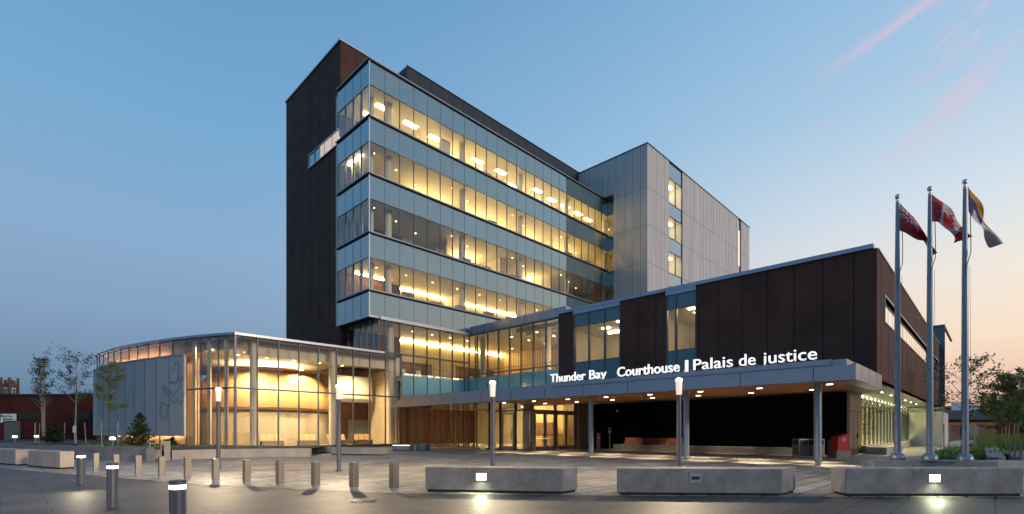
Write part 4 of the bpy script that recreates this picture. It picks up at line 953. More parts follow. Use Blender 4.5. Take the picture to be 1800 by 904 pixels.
# planter walls and beds on the left
def wall(name, pts, h, thick, lab, m='concwarm', cat='planter wall'):
    b = MB(); v = [Vector(p) for p in pts]; o_ = offs(v, -thick) ; ribbon(b, v, 0, h, thick)
    o = b.build(name, M[m]); return tag(o, lab, cat)
wall('planter_wall', [(-11.2,27.6),(-12.6,27.4),(-14.1,26.9),(-15.6,26.2),(-17.0,24.9)], .47, -.4, 'curved low concrete planter wall running before the curved lobby')
wall('planter_wall', [(-17.4,23.7),(-22,25.3),(-28.9,28.1),(-40,33),(-55,41)], .645, -.4, 'long straight concrete planter wall along the left garden bed', m='concrete')
def bed(poly, z, m, nm='planting_bed'):
    o = sheet(nm, poly, z, m); return o
bed([(-11.5,27.9),(-14.1,27.2),(-15.6,26.5),(-17.0,25.3),(-17.7,24.1),(-22,25.7),(-28.9,28.5),(-40,33.4),(-60,44),(-60,62),(-42,62),(-38,46),(-33.5,42.4),(-26.4,38.5),(-20.3,36.2),(-12.5,34)], .42, M['gravel'])
# raised wire gates between the two walls
t = thing('wire_bench_frame', (gpt(273,24.2),24.2,0), 'square metal frame standing between the two planter walls', 'metal frame')
b = MB()
for x in (-.28,.28): b.box(x-.02,x+.02,-.02,.02,0,1.0)
b.box(-.28,.28,-.02,.02,.96,1.0); b.box(-.28,.28,-.02,.02,.5,.53); b.build('frame', M['beige'], t, local=True)
b = MB(); b.box(-.26,.26,-.01,.01,.06,.5); b.build('panel', M['concwarm'], t, local=True)
t = thing('steel_post', (gpt(294,24.2),24.2,0), 'square grey post with dark cap at the end of the curved planter wall', 'post')
b = MB(); b.box(-.1,.1,-.08,.08,0,.95); b.build('post', M['concwarm'], t, local=True); b = MB(); b.box(-.11,.11,-.09,.09,.95,1.03); b.build('cap', M['black'], t, local=True)
# garden lights (left)
def make_gl():
    t = thing('garden_light', (0,0,0), 'x', 'garden light')
    b = MB(); b.lathe(0,0,[(.16,0),(.16,.5)],20); b.build('post', M['polegrey'], t, smooth=True, local=True)
    b = MB(); b.lathe(0,0,[(.15,.5),(.15,.64),(.1,.66)],20); b.build('lens', M['benchlamp'], t, smooth=True, local=True)
    l = bpy.data.lights.new('garden_lamp', 'POINT'); l.energy = 40; l.color = (1,.92,.6); l.shadow_soft_size = .1
    o = bpy.data.objects.new('garden_lamp', l); COL.objects.link(o); o.parent = t; o.location = (0,-.1,.85); return t
g0 = make_gl()
for i, (px, Y, lab) in enumerate(((26,42,'small lit garden light at far left before the dark door'), (64,46,'small lit garden light between the tree stakes before the red wall'), (198,31,'lit garden light beside the staked young tree'))):
    o = g0 if i == 0 else copy_tree(g0); o.location = (gpt(px,Y), Y, .4); tag(o, lab, group='lit garden lights')

# flagpoles on their plinth
wl = MB(); v0, v1 = Vector((11.95,16.45)), Vector((15.55,15.9)); d = (v1-v0).normalized(); n_ = Vector((-d.y, d.x))
wl.prism([v0, v1, v1+n_*.75, v0+n_*.75], 0, .45); tag(wl.build('flagpole_plinth', M['concrete'], bevel=.015), 'long low concrete plinth carrying the three flagpoles', 'plinth')
FP = [(1577.5, 16.8, 1575), (1634.5, 16.25, 1632.4), (1696.2, 15.8, 1696.4)]
def flag_thing(i, top, bot, rows_fn, lab, nx=90, ny=46):
    px0, Y, pxt = FP[i]
    def P(c, u): x = c[0]/3.2275+1400; y = c[1]/3.2275+280; D = Y+.02+.5*u; return Vector(((x-900)/F*D, D, EYE+(759-y)/F*D))
    def cur(pts, t):
        n = len(pts)-1; k = min(int(t*n), n-1); f = t*n-k
        p0, p1, p2, p3 = (Vector(pts[max(k-1,0)]), Vector(pts[k]), Vector(pts[k+1]), Vector(pts[min(k+2,n)]))
        return .5*((2*p1)+(p2-p0)*f+(2*p0-5*p1+4*p2-p3)*f*f+(3*p1-p0-3*p2+p3)*f**3)
    b = MB(); g_ = []
    for a in range(nx+1):
        u = a/nx; A = P(cur(top, u), u); B = P(cur(bot, u), u); r_ = []
        for c in range(ny+1):
            v = c/ny; p = A.lerp(B, v); p.y += u*.13*math.sin(u*9+v*4+i)+.05*u*math.sin(v*11+u*14); p.x += .02*u*math.sin(v*9)*math.sin(u*12); r_.append(p)
        g_.append(r_)
    for a in range(nx):
        for c in range(ny):
            b.face([g_[a][c], g_[a+1][c], g_[a+1][c+1], g_[a][c+1]], rows_fn((a+.5)/nx, (c+.5)/ny))
    o = b.build('flag', [M['flagred'], M['flagwhite'], M['flagblue'], M['flagyellow'], M['flaggreen']], origin=(gpt(px0,Y), Y, g_[0][ny].z))
    bm = bmesh.new(); bm.from_mesh(o.data); bmesh.ops.remove_doubles(bm, verts=bm.verts, dist=1e-5); bm.to_mesh(o.data); bm.free()
    for p in o.data.polygons: p.use_smooth = True
    tag(o, lab, 'flag', 'flags on the three flagpoles')
def jack(u, v):     # canton, u,v in 0..1
    x, y = u*2-1, v*2-1
    if abs(x) < .12 or abs(y) < .2: return 0
    if abs(x) < .2 or abs(y) < .34: return 1
    d = min(abs(y-x), abs(y+x))
    if d < .1: return 0
    if d < .28: return 1
    return 2
def f_ens(u, v):
    if u < .5 and v < .5: return jack(u/.5, v/.5)
    if ((u-.74)/.09)**2+((v-.55)/.2)**2 < 1: return 4 if v > .52 else (0 if abs(u-.74) < .02 else 1)
    return 0
leafp = [(0,-.46),(.09,-.28),(.2,-.34),(.16,-.06),(.3,-.2),(.34,-.12),(.46,-.14),(.41,.02),(.47,.06),(.22,.27),(.25,.35),(.02,.31),(.02,.47),(-.02,.47),(-.02,.31),(-.25,.35),(-.22,.27),(-.47,.06),(-.41,.02),(-.46,-.14),(-.34,-.12),(-.3,-.2),(-.16,-.06),(-.2,-.34),(-.09,-.28)]
def inpoly(x, y, P):
    c = False; n = len(P)
    for i in range(n):
        x1, y1 = P[i]; x2, y2 = P[i-1]
        if (y1 > y) != (y2 > y) and x < (x2-x1)*(y-y1)/(y2-y1)+x1: c = not c
    return c
def f_maple(u, v):
    if u < .25 or u > .75: return 0
    return 0 if inpoly((u-.5)/.5*1.05, (v-.5)*1.0, leafp) else 1
def f_city(u, v):
    if v < .33 and u < .8: return 3
    if v < .62: return 2 if u < .55 else 1
    return 1 if u > .2 else 2
for i, (px, Y, pxt) in enumerate(FP):
    t = thing('flagpole', (gpt(px,Y), Y, .45), ('pale flagpole on the left of three, flying the red ensign','middle pale flagpole, flying the maple leaf flag','rightmost pale flagpole, flying the yellow blue and white flag')[i], 'flagpole', 'three flagpoles')
    b = MB(); b.lathe(0,0,[(.21,0),(.22,.04),(.22,.09),(.2,.16),(.15,.23),(.1,.25)],28); b.build('base', M['whitepole'], t, smooth=True, local=True)
    b = MB(); b.lathe(0,0,[(.092,.2),(.09,3),(.078,6),(.05,8.66)],20); b.build('pole', M['whitepole'], t, smooth=True, local=True)
    b = MB(); b.lathe(0,0,[(.05,8.66),(.05,8.74),(.025,8.75),(.025,8.8),(.06,8.82),(.078,8.88),(.06,8.94),(.02,8.96)],16); b.build('ball_finial', M['lightmetal'], t, smooth=True, local=True)
    b = MB(); b.tube([(.1,-.04,8.6),(.12,-.05,7.9),(.13,-.06,7.2),(.08,-.12,6.6),(-.05,-.12,6.2),(-.08,-.1,5.9)], .012, 5); b.tube([(.085,-.08,6.2),(.11,-.09,1.4)], .006, 4); b.build('halyard', M['black'], t, local=True)
flag_thing(0, [(580,243),(640,300),(690,375),(750,460),(787,540)], [(584,405),(640,430),(690,455),(735,472),(765,540)], f_ens, 'red ensign flag hanging from the left flagpole')
flag_thing(1, [(763,193),(830,245),(890,310),(945,375),(1000,440)], [(765,356),(815,358),(850,400),(885,440),(908,470)], f_maple, 'red and white maple leaf flag on the middle flagpole')
flag_thing(2, [(972,153),(1025,225),(1068,310),(1090,380),(1162,485)], [(976,300),(1008,335),(1040,390),(1070,440),(1105,498)], f_city, 'yellow, blue and white flag on the right flagpole')

# things under the canopy
t = thing('mailbox', (gpt(1477,26.3),26.3,0), 'red mailbox with slanted top and white round emblem, by the metal wall', 'mailbox')
b = MB(); b.hexa([(-.36,-.3,.42),(.3,-.3,.42),(.3,.3,.42),(-.36,.3,.42),(-.3,-.3,1.12),(.3,-.3,1.32),(.3,.3,1.32),(-.3,.3,1.12)]); b.build('body', M['red'], t, bevel=.015, local=True)
b = MB(); b.box(-.4,.34,-.31,.31,0,.42); b.build('base', M['binmetal'], t, bevel=.01, local=True)
b = MB(); 
for k in range(24):
    a0, a1 = 2*math.pi*k/24, 2*math.pi*(k+1)/24
    b.face([(.0+.1*math.cos(a0),-.303,.98+.1*math.sin(a0)),(.1*math.cos(a1),-.303,.98+.1*math.sin(a1)),(.085*math.cos(a1),-.303,.98+.085*math.sin(a1)),(.085*math.cos(a0),-.303,.98+.085*math.sin(a0))])
b.face([(-.06,-.303,.95),(.07,-.303,.98),(-.06,-.303,1.01),(-.02,-.303,.98)]); b.build('emblem', M['white'], t, local=True)
def litter(px, Y, lab):
    t = thing('litter_bin', (gpt(px,Y),Y,0), lab, 'litter bin', 'litter bins under the canopy', rz=R(10))
    b = MB(); b.box(-.3,.3,-.26,.26,.06,.7); b.build('body', M['binmetal'], t, bevel=.01, local=True)
    b = MB()
    for x in (-.31,.27):
        for y in (-.27,.23): b.box(x,x+.04,y,y+.04,0,1.0)
    b.box(-.31,.31,-.27,.27,.94,1.0); b.build('frame', M['warehouse'], t, local=True)
    b = MB(); b.box(-.26,.26,-.22,.22,.7,.94); b.build('opening', M['black'], t, local=True)
litter(1407, 27.6, 'grey litter bin left of the right canopy column'); litter(1434, 27.4, 'grey litter bin half hidden behind the right canopy column')
def slimpost(px, Y, h, w, lab, nm='access_post', m='binmetal', red=False):
    t = thing(nm, (gpt(px,Y),Y,0), lab, 'post'); b = MB(); b.box(-w,w,-w*.6,w*.6,0,h); b.build('post', M[m], t, local=True)
    if red: b = MB(); b.box(-w*.4,w*.4,-w*.62,-w*.6,h*.72,h*.74); b.build('indicator', M['exit'], t, local=True)
    else: b = MB(); b.box(-w*1.05,w*1.05,-w*.66,w*.66,h,h+.03); b.build('cap', M['black'], t, local=True)
slimpost(1458.5, 26.8, .97, .08, 'slim grey post between the right canopy column and the red mailbox')
slimpost(1052, 36.6, 1.3, .13, 'dark pedestal with a tiny red light right of the entrance doors', red=True)
t = thing('small_sign', (gpt(1071.5,36),36,0), 'small square sign on a thin pole against the black wall', 'sign')
b = MB(); b.lathe(0,0,[(.025,0),(.025,1.3)],10); b.build('pole', M['lightmetal'], t, local=True)
b = MB(); b.box(-.11,.11,-.03,-.01,1.28,1.68); b.build('plate', M['beige'], t, local=True)
b = MB(); b.box(-.06,.06,-.036,-.03,1.48,1.62); b.build('symbol', M['black'], t, local=True)
# long concrete ledge with timber seats, against the black wall
b = MB(); b.pq(33.5, 34.0, 8.4, 21.5, 0, .42); tag(b.build('concrete_ledge', M['concwarm'], bevel=.01), 'long low concrete ledge along the foot of the black wall', 'concrete bench')
t = thing('timber_bench', bp(33.9, 14, .42), 'red-brown timber bench with three backed sections on the concrete ledge', 'bench', rz=TH)
sL = qat(1093, 33.6)-qat(1203, 33.6); qc = qat(1093, 33.6)-14
for k in range(3):
    a = qc-sL/3*(k+1)+.03; c = qc-sL/3*k-.03
    b = MB(); b.hexa([(-.3,a,.02),(.1,a,.02),(.1,c,.02),(-.3,c,.02),(-.3,a,.08),(.1,a,.08),(.1,c,.08),(-.3,c,.08)]); b.build('seat', M['seat'], t, local=True)
    b = MB(); b.hexa([(.06,a,.08),(.1,a,.08),(.1,c,.08),(.06,c,.08),(.2,a,.52),(.24,a,.52),(.24,c,.52),(.2,c,.52)]); b.build('backrest', M['seat'], t, local=True)
# entrance handrails
for (x, y, ln, lab) in ((gpt(953,34.5),34.5,1.1,'left steel handrail in front of the double doors'), (gpt(993,37.5),37.5,1.0,'right steel handrail in front of the double doors'), (gpt(1029,38),38,.9,'steel handrail beside the pedestal, right of the doors')):
    t = thing('handrail', (x,y,0), lab, 'handrail', 'handrails at the entrance doors', rz=R(8)); b = MB()
    for z in (.45, .92): b.tube([(-ln/2,0,z),(ln/2,0,z)], .02)
    b.build('rail', M['beige'], t, local=True)
    for s_ in (-1,1): b = MB(); b.tube([(s_*ln/2,0,0),(s_*ln/2,0,.94)], .022); b.build('post', M['beige'], t, local=True)
# camera dome and drains
def drain(px, y, r, m, lab, nm):
    Y = 1225/(y-759); t = MB(); X = gpt(px,Y)
    if nm == 'drain_grate':
        for i in range(9): t.box(X-r, X+r, Y-r+i*r/4.5, Y-r+i*r/4.5+r/9, .003, .01)
        t.box(X-r-.02, X-r, Y-r, Y+r, .003, .01); t.box(X+r, X+r+.02, Y-r, Y+r, .003, .01)
    else: t.lathe(X, Y, [(r,.002),(r,.008)], 24)
    tag(t.build(nm, M[m]), lab, 'drain')
drain(640, 880, .2, 'black', 'square black drain grate in the paving below the bollards', 'drain_grate')
drain(514, 827, .3, 'seat', 'rusty round cover in the paving between two flat bollards', 'manhole_cover')
# concrete seat beside the glazed ground floor, garden benches on the right
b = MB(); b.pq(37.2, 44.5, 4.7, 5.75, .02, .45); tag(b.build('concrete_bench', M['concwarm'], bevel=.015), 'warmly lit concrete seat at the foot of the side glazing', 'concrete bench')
b = MB(); b.prism([(17.75,18.6),(18.45,18.6),(29.0,29.7),(28.15,29.7)], .0, .45); tag(b.build('garden_bench_wall', M['concrete'], bevel=.015), 'pale concrete bench running away into the garden behind the right flagpole', 'concrete bench')
b = MB(); b.prism([(15.9,17.0),(17.6,17.0),(17.6,17.5),(15.9,17.5)], 0, .4); tag(b.build('garden_edge_wall', M['concwarm'], bevel=.015), 'short concrete edge wall right of the flagpole plinth', 'wall')
for k, (x, y) in enumerate(((19.6,19.2),(21.6,22),(24.2,25.2))):
    b = MB(); b.prism([(x,y),(x+6,y+.1),(x+6,y+.55),(x,y+.45)], 0, .42); tag(b.build('concrete_bench', M['concrete'], bevel=.015), ('nearest','middle','farthest')[k]+' of three pale concrete seats by the steel rails at far right', 'concrete bench', 'pale concrete seats at far right')
for k, (x, y) in enumerate(((18.4,18.0),(20.0,19.8),(21.8,21.8),(23.8,24.2))):
    t = thing('steel_rail', (x,y,0), ('nearest','second nearest','third nearest','farthest')[k]+' upright steel rail panel among the pale seats at far right', 'railing', 'steel rail panels at far right', rz=TH)
    b = MB()
    for a in (-.35,.35): b.box(a-.02,a+.02,-.03,.03,0,.98)
    b.box(-.37,.37,-.03,.03,.94,.98); b.build('frame', M['steel'], t, local=True); b = MB(); b.box(-.33,.33,-.008,.008,.12,.9); b.build('mesh_panel', M['steel'], t, local=True)

# ------------------------------------------------------------------ right garden
gpoly = [tuple(bp(29.5,-1.2).to_2d()), tuple(bp(31,2.2).to_2d()), tuple(bp(75,2.2).to_2d()), tuple(bp(88,-24).to_2d()), tuple(bp(45,-22).to_2d()), (30,30), (28,29.6)]
bed(gpoly, .1, M['soil'], 'garden_bed')
sheet('garden_path', [tuple(bp(p,q).to_2d()) for p, q in ((29,2.3),(29,6.1),(62,4.6),(110,4.6),(110,2.3))], .008, M['path'])
def inside_g(x, y): return inpoly(x, y, gpoly)
def blades(name, n, hmin, hmax, w, m, region, lab, seed, cat='plants'):
    rr = random.Random(seed); b = MB(); k = 0
    while k < n:
        x, y = region(rr)
        if not inside_g(x, y): continue
        h = rr.uniform(hmin, hmax); a = rr.uniform(0, 6.28); dx, dy = math.cos(a)*w, math.sin(a)*w; lx, ly = rr.gauss(0,.25)*h, rr.gauss(0,.25)*h
        b.face([(x-dx,y-dy,.08),(x+dx,y+dy,.08),(x+lx+dx*.3,y+ly+dy*.3,.1+h)]); k += 1
    o = b.build(name, m); tag(o, lab, cat, kind='stuff'); return o
def reg(p0, p1, q0, q1):
    def f(rr): v = bp(rr.uniform(p0,p1), rr.uniform(q0,q1)); return v.x, v.y
    return f
blades('tall_grass', 26000, .7, 1.3, .018, M['grassm'], reg(42, 80, -21, 1), 'tall green grass filling the right garden', 3, 'grass')
# leafy ground cover in clumps
def cover(name, n, reg_, m, lab, seed, ins=True, z0=.1, hm=.5, sz=.07):
    rr = random.Random(seed); b = MB(); cl = []
    while len(cl) < n//60:
        x, y = reg_(rr)
        if ins and not inside_g(x, y): continue
        cl.append((x, y, rr.uniform(.35,1.0)))
    for x, y, s in cl:
        for k in range(60):
            a = rr.uniform(0,6.28); r = s*.5*math.sqrt(rr.random()); z = z0+rr.random()*hm*s*(1-(r/(s*.5))**2*.7)
            c = Vector((x+r*math.cos(a), y+r*math.sin(a), z)); u = Vector((rr.gauss(0,1),rr.gauss(0,1),rr.gauss(0,.6))).normalized()*sz; v = Vector((rr.gauss(0,1),rr.gauss(0,1),rr.gauss(0,.6))).normalized()*sz*.5
            b.face([c-u, c+v, c+u, c-v])
    o = b.build(name, m); tag(o, lab, 'plants', kind='stuff')
cover('ground_cover', 22000, reg(31, 46, -19, 2.2), M['cover'], 'bright leafy ground cover at the near edge of the right garden', 5, hm=.6, sz=.06)
cover('ground_cover', 3500, lambda rr: (rr.uniform(-34,-19.5), rr.uniform(28,34)), M['cover'], 'low bright ground cover in the left planting bed', 6, ins=False, z0=.42, hm=.22, sz=.05)
# trees
def tree(name, x, y, z, h, cr, lab, group=None, bark='bark', leaf='leaf', nleaf=900, lean=0, trunk_h=.35, seed=1, tr=.05, lsz=.075, nb=16, droop=0, multi=1, widen=1.0, cat='tree', upf=1.0):
    rr = random.Random(seed); t = thing(name, (x,y,z), lab, cat, group)
    b = MB(); tips = []
    for mi in range(multi):
        ox = (mi-(multi-1)/2)*.25; ln = lean+ox*.9
        pts = []; n = 8
        for i in range(n+1):
            f = i/n; pts.append(Vector((ox*.4+ln*f+.08*math.sin(f*5+seed), .06*math.sin(f*4+seed*2), h*f*.96)))
        b.tube(pts, [tr*(1-.85*i/n)+.006 for i in range(n+1)], 7)
        for k in range(nb):
            f = trunk_h+(1-trunk_h)*(k+rr.random())/nb; f = min(f, .97); i0 = min(int(f*n), n-1); base = pts[i0].lerp(pts[i0+1], f*n-i0)
            a = rr.uniform(0, 6.28); Ln = cr*(1-abs(f-(trunk_h+.25))/(1.05))*rr.uniform(.6,1.1)*widen
            up = rr.uniform(.35,.9)*upf
            tip = base+Vector((math.cos(a)*Ln, math.sin(a)*Ln, Ln*up-droop*Ln)); mid = base.lerp(tip, .5)+Vector((0,0,.08*Ln))
            b.tube([base, mid, tip], [tr*.32*(1-f*.6)+.004, tr*.2*(1-f*.6)+.003, .003], 5)
            for m in range(4):
                s = base.lerp(tip, rr.uniform(.35,1)); e = s+Vector((rr.gauss(0,.3),rr.gauss(0,.3),rr.uniform(-.05,.35)))*Ln*.7
                b.tube([s, e], [.006,.002], 4); tips.append((s, e))
            tips.append((mid, tip))
    b.build('trunk', M[bark], t, local=True)
    c = MB()
    for k in range(nleaf):
        s, e = rr.choice(tips); p = s.lerp(e, rr.random()**.7)+Vector((rr.gauss(0,.05),rr.gauss(0,.05),rr.gauss(0,.05)))*(1+cr*.6)
        u = Vector((rr.gauss(0,1),rr.gauss(0,1),rr.gauss(0,1))).normalized()*lsz*rr.uniform(.6,1.2); v = u.cross(Vector((rr.gauss(0,1),rr.gauss(0,1),rr.gauss(0,1)))).normalized()*lsz*.45
        c.face([p-u, p+v, p+u, p-v])
    c.build('crown', M[leaf], t, local=True); return t
def stake(x, y, z, h, lab, tie=None, group='tree stakes', cat='stake', lean=0):
    b = MB(); b.tube([(x,y,z),(x+lean,y,z+h)], .035, 6); o = b.build('tree_stake', M['stake'], origin=(x,y,z)); tag(o, lab, cat, group)
tree('birch_tree', gpt(80,43), 43, .42, 7.3, 1.5, 'slender leaning birch with two pale trunks at far left', 'young birches before the red wall', 'birch', 'leafdark', 1500, lean=-.45, trunk_h=.4, seed=11, tr=.075, lsz=.085, nb=30, multi=2, upf=2.0, widen=.62)
tree('birch_tree', gpt(134,42), 42, .42, 7.2, 1.9, 'slender open birch between the far left birch and the white screen', 'young birches before the red wall', 'birch', 'leafdark', 1100, lean=0, trunk_h=.45, seed=23, tr=.07, lsz=.085, nb=26, upf=1.7, widen=.75)
tree('young_tree', gpt(193,33), 33, .42, 5.4, 1.45, 'staked young leafy tree in front of the white screen wall', None, 'bark', 'leaf', 1300, seed=5, tr=.05, lsz=.08, nb=22, trunk_h=.38, upf=1.5, widen=.85)
# conifer
def conifer(x, y, z, h, w, lab, seed, n=7000, cat='shrub', name='conifer_shrub', leaf='leafbush'):
    rr = random.Random(seed); t = thing(name, (x,y,z), lab, cat); b = MB(); b.tube([(0,0,0),(0,0,h*.9)], [.05,.01], 6); b.build('trunk', M['bark'], t, local=True)
    c = MB(); br = [(rr.uniform(0,6.28), rr.random()) for _ in range(110)]
    for k in range(n):
        a, f = rr.choice(br); f = min(.99, max(.02, f+rr.gauss(0,.02))); a += rr.gauss(0,.16)
        rmax = w*(1-f)**.75*(.72+.28*math.sin(a*7+f*13)); r = rmax*rr.random()**.45; zz = h*(f+.12*(r/w))
        p = Vector((r*math.cos(a), r*math.sin(a), zz)); u = Vector((math.cos(a)*.07, math.sin(a)*.07, .06+rr.gauss(0,.03)))*rr.uniform(.6,1.3); v = Vector((rr.gauss(0,.02),rr.gauss(0,.02),rr.gauss(0,.02)))
        c.face([p-v, p+v, p+u])
    c.build('foliage', M[leaf], t, local=True)
conifer(gpt(246,32), 32, .42, 2.15, 1.05, 'bushy evergreen shrub in front of the white screen wall', 3)
conifer(gpt(95,41), 41, .42, 1.8, 1.0, 'dark rounded evergreen shrub beside the birches', 9, 5000, leaf='leafdark')
conifer(gpt(303,33.5), 33.5, .42, .55, .4, 'tiny evergreen shrub under the right end of the white screen', 10, 1500)
for px, Y, ln, lab in ((62,43,.0,'stake left of the leaning birch'),(69,43.5,.05,'stake just behind the garden light by the leaning birch'),(113.5,42,0,'stake midway between the two birches'),(131,42.5,0,'stake against the trunk of the open birch'),(151,42,-.12,'leaning stake right of the open birch'),(178.5,33,0,'left stake of the young tree before the white screen'),(207,33,0,'right stake of the young tree before the white screen')):
    stake(gpt(px,Y), Y, .42, 1.75 if Y > 40 else 1.65, lab, lean=ln, group='tree stakes in the left bed')
b = MB(); b.tube([(gpt(178.5,33),33,1.5),(gpt(193,33),33.02,1.45),(gpt(207,33),33,1.5)], .015, 5); tag(b.build('tree_tie', M['black']), 'dark tie strap between the two stakes of the young tree', 'strap')
# right garden trees
tree('young_tree', gpt(1693,30), 30, .1, 5.4, 2.1, 'open young tree behind the right flagpole', None, 'bark', 'leaf', 1300, seed=8, tr=.065, lsz=.085, nb=22, trunk_h=.38, widen=1.1)
for px, lab in ((1659,'leftmost stake around the open young tree'),(1668,'second stake around the open young tree'),(1711.5,'stake right of the right flagpole'),(1715.5,'leaning stake right of the right flagpole')):
    stake(gpt(px,30), 30, .1, 1.75, lab, lean=.0 if px != 1715.5 else -.12, group='tree stakes in the right garden')
rowt = [(1800,36,5.0),(1772,44,5.2),(1790,52,5.6),(1752,56,4.4),(1768,66,6.2),(1792,74,6.5),(1810,44,6.2)]
for i, (px, Y, h) in enumerate(rowt):
    tree('garden_tree', gpt(px,Y), Y, .1, h, 2.3, ('nearest leafy tree at the right edge of the picture','leafy tree at far right, left of the nearest one','leafy tree behind the nearest two at far right','low leafy tree nearest the bungalow on the right','leafy tree in the back of the right row near the dark roof','farthest leafy tree in the right row','tall leafy tree mostly outside the right edge')[i], 'leafy trees along the right side', 'bark', 'leaf', 2600, seed=30+i, tr=.07, lsz=.12, nb=26, trunk_h=.3, widen=1.1)
for i, (px, Y) in enumerate(((1762,45),(1768,42),(1774,40),(1783,38),(1789,42))):
    stake(gpt(px,Y), Y, .1, 1.8, ordinal(i)+' stake from the left among the trees at far right', group='tree stakes at far right')

# ------------------------------------------------------------------ buildings around
# red brick building, left
rb = thing('red_brick_building', (-75, 72, 0), 'long dark red brick building behind the birches at far left', 'building')
b = MB(); b.prism([(-95,66),(-44,66),(-44,84),(-95,84)], 0, 6.15); b.build('wall', M['redbrick'], rb)
b = MB(); b.prism([(-95.1,65.85),(-43.9,65.85),(-43.9,84),(-95.1,84)], 6.15, 6.4); b.build('roof_edge', M['darkmetal'], rb)
for x0, x1 in ((gpt(35,66),gpt(72,66)),(gpt(130,66),gpt(158,66))):
    b = MB(); b.box(x0, x1, 65.9, 66.05, 3.0, 3.95); b.build('dark_window', M['black'], rb)
b = MB(); b.box(gpt(9,66), gpt(36,66), 65.85, 66.05, .1, 2.8); d = b.build('door', M['blindgrey'], rb)
b = MB(); b.box(gpt(6.5,66), gpt(31.5,66), 65.6, 65.8, 2.85, 3.75); sgn = b.build('sign_board', M['white'], rb)
b = MB(); X0, X1 = gpt(12,66), gpt(27,66)
for k in range(16):
    a0, a1 = math.pi*k/15, math.pi*(k+1)/15
    b.face([((X0+X1)/2+.55*math.cos(a0),65.59,3.28+.25*math.sin(a0)),((X0+X1)/2+.55*math.cos(a1),65.59,3.28+.25*math.sin(a1)),((X0+X1)/2+.38*math.cos(a1),65.59,3.28+.14*math.sin(a1)),((X0+X1)/2+.38*math.cos(a0),65.59,3.28+.14*math.sin(a0))])
b.box(X0-.1, X1+.1, 65.57, 65.6, 2.98, 3.12); b.build('sign_emblem', M['black'], sgn)
# church tower beyond
ct_ = thing('church_tower', (gpt(17,125),125,0), 'brown stone church tower with battlements above the red building', 'tower')
cx0 = gpt(17,125); W_ = 1.0
b = MB(); b.box(cx0-W_, cx0+W_, 124, 126, 0, 13.4); b.build('tower_wall', M['stonebrick'], ct_)
b = MB()
for sx in (-1,1):
    for sy in (123.9, 126.1): b.box(cx0+sx*W_-.2, cx0+sx*W_+.2, sy-.2, sy+.2, 0, 14.9)
b.box(cx0-.35, cx0+.35, 123.85, 124.1, 13.4, 14.3); b.box(cx0+W_-.1, cx0+W_+.12, 124.6, 125.4, 13.4, 14.3); b.build('battlement', M['stonebrick'], ct_)
b = MB(); b.box(cx0+W_+.0, cx0+W_+.06, 124.55, 125.45, 10.2, 12.4); b.box(cx0-.4, cx0+.4, 123.94, 124.0, 10.2, 12.4); w_ = b.build('belfry_window', M['white'], ct_)
b = MB()
for x in (-.25,.0,.25): b.box(cx0+x-.08, cx0+x+.08, 123.91, 123.94, 10.3, 12.2); b.box(cx0+W_+.06, cx0+W_+.09, 125+x-.09, 125+x+.09, 10.3, 12.2)
b.build('louvre', M['black'], w_)
# pale works behind
wk = thing('warehouse', (-74,100,0), 'pale metal warehouse with sloping conveyor roof beyond the red building', 'building')
b = MB(); b.box(gpt(137,100), gpt(185,100), 98, 112, 0, 9.1); b.build('wall', M['warehouse'], wk)
b = MB(); x0, x1 = gpt(117,100), gpt(139,100); b.prism([(x0,98),(x1,98),(x1,99.5),(x0,99.5)], 0, 7.0); b.build('annex', M['warehouse'], wk)
b = MB(); b.tube([(x0,98,7.0),(x1+.5,98,9.2)], .16, 6); b.build('sloping_beam', M['white'], wk)
b = MB(); b.box(gpt(84,100), gpt(108,100), 98, 105, 0, 8.1); b.build('low_block', M['warehouse'], wk)
# street sign and arrow at far left edge
t = thing('street_sign', (gpt(-3,30),30,0), 'street sign post with green plate and arrow, cut by the left edge', 'sign')
b = MB(); b.tube([(0,0,0),(0,0,2.6)], .035, 8); b.build('pole', M['lightmetal'], t, local=True)
b = MB(); b.box(-.4,.34,-.03,-.01,2.28,2.4); b.build('street_plate', surf('green_sign_paint', (.01,.2,.12), .5), t, local=True)
b = MB(); b.box(-.3,.2,-.05,-.04,1.98,2.06); b.face([(.2,-.045,1.92),(.38,-.045,2.02),(.2,-.045,2.12)]); b.build('arrow', M['white'], t, local=True)
# parking sign behind birch
t = thing('notice_sign', (gpt(131.5,41.5),41.5,.42), 'small white notice on a post beside the open birch trunk', 'sign')
b = MB(); b.tube([(0,0,0),(0,0,1.5)], .03, 6); b.build('pole', M['lightmetal'], t, local=True); b = MB(); b.box(-.14,.14,-.04,-.03,.9,1.45); b.build('plate', M['white'], t, local=True)
# bungalow on the right
hs = thing('bungalow', (76,86,0), 'low tan brick bungalow with dark hipped roof beyond the garden', 'house')
b = MB(); b.box(68,82,84,92,0,3.4); b.build('wall', M['tanbrick'], hs)
b = MB(); b.box(67.9,82.1,83.9,92.1,2.5,3.41); b.build('timber_eave', surf('ochre_eave_board', (.3,.13,.04), .6), hs)
b = MB(); b.hexa([(66.8,82.8,3.4),(83.2,82.8,3.4),(83.2,93.2,3.4),(66.8,93.2,3.4),(69.5,86.5,5.1),(80.5,86.5,5.1),(80.5,89.5,5.1),(69.5,89.5,5.1)]); b.build('roof', M['roofdark'], hs)
b = MB(); b.box(71.5,73.5,83.85,84.0,1.0,2.4); b.box(75.8,78.6,83.85,84.0,.6,2.5); b.build('window', M['spandrel'], hs)
h2 = thing('gabled_house', (87,105,0), 'grey gabled house behind the tan bungalow', 'house')
b = MB(); b.box(88,99,104,112,0,5.8); b.build('wall', M['roofdark'], h2)
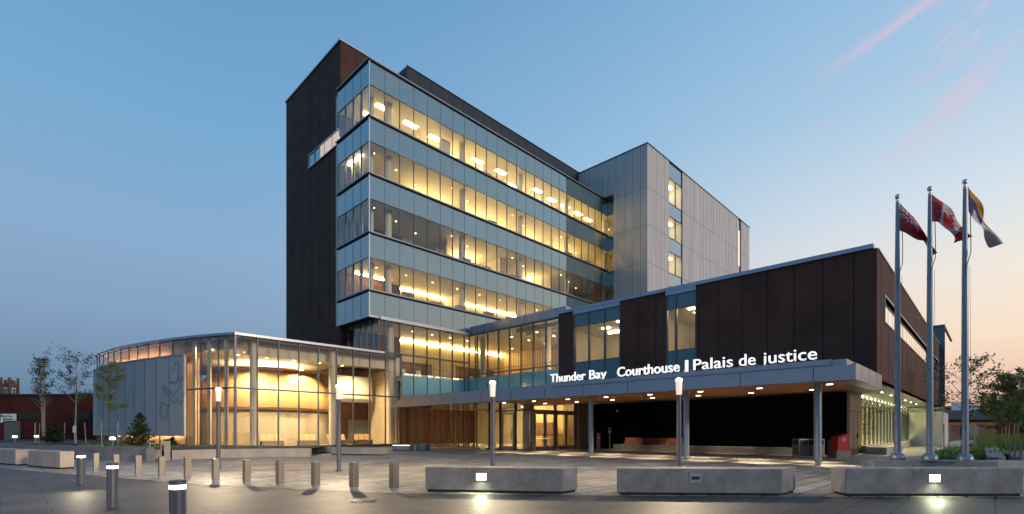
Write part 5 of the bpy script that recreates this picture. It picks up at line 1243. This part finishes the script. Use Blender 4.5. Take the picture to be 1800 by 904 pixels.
b = MB(); b.hexa([(87,103,5.8),(100.5,103,5.8),(100.5,113,5.8),(87,113,5.8),(88,107.9,8.7),(91,107.9,8.7),(91,108.1,8.7),(88,108.1,8.7)]); b.build('roof', M['warehouse'], h2)
h3 = thing('dark_brick_shed', (110,112,0), 'dark red flat building above the far right trees', 'building')
b = MB(); b.box(gpt(1747,112), gpt(1790,112), 112, 122, 0, 7.2); b.build('wall', M['redbrick'], h3); b = MB(); b.box(gpt(1747,112)-.2, gpt(1790,112), 111.8, 122, 7.2, 7.5); b.build('roof_edge', M['black'], h3)
for i, (px, Y, h) in enumerate(((1728.5,120,8.2),(1734.5,126,7.6))):
    t = thing('utility_pole', (gpt(px,Y),Y,0), ('taller utility pole above the grey house roof','shorter utility pole just right of the taller one')[i], 'utility pole', 'utility poles on the right'); b = MB(); b.tube([(0,0,0),(0,0,h)], .18, 6); b.build('pole', M['bark'], t, local=True); b = MB(); b.tube([(-.9,0,h-.6),(.9,0,h-.6)], .07, 5); b.build('crossarm', M['bark'], t, local=True)
for i, z in enumerate((9.6, 8.6, 7.4)):
    b = MB(); b.tube([(80,118,z+.6),(100,119,z-.1),(128,122,z+.3)], .035, 4); tag(b.build('power_line', M['black']), ('highest','middle','lowest')[i]+' thin power line crossing the sky above the far houses', 'power line', 'power lines on the right')
# a far tree belt closes the horizon
def belt(name, x0, y0, x1, y1, h, n, seed, lab):
    rr = random.Random(seed); b = MB()
    for k in range(n):
        f = rr.random(); X = x0+(x1-x0)*f; Y = y0+(y1-y0)*f+rr.gauss(0,3); hh = h*(.55+.3*math.sin(f*31+seed)+.15*math.sin(f*87)); z = hh*math.sqrt(rr.random()); s = rr.uniform(.4,1.0)
        u = Vector((rr.gauss(0,1),rr.gauss(0,1),rr.gauss(0,1))).normalized()*s; v = Vector((rr.gauss(0,1),rr.gauss(0,1),rr.gauss(0,1))).normalized()*s
        c = Vector((X,Y,z)); b.face([c-u, c-v, c+u, c+v])
    tag(b.build(name, M['leafdark']), lab, 'trees', kind='stuff')
belt('far_tree_belt', 85, 135, 190, 150, 5.5, 5000, 2, 'far dark belt of trees behind the houses on the right')
belt('far_tree_belt', -190, 130, -60, 140, 4.5, 4000, 4, 'far dark belt of trees behind the red brick building')

# dome camera on the black wall
X, Y, _ = bp(34.9, qat(1085, 34.9)); b = MB(); b.lathe(X, Y, [(.05,2.98),(.13,3.02),(.13,3.12),(.06,3.16)], 16); part(b, 'dome_camera', M['white'], smooth=True)
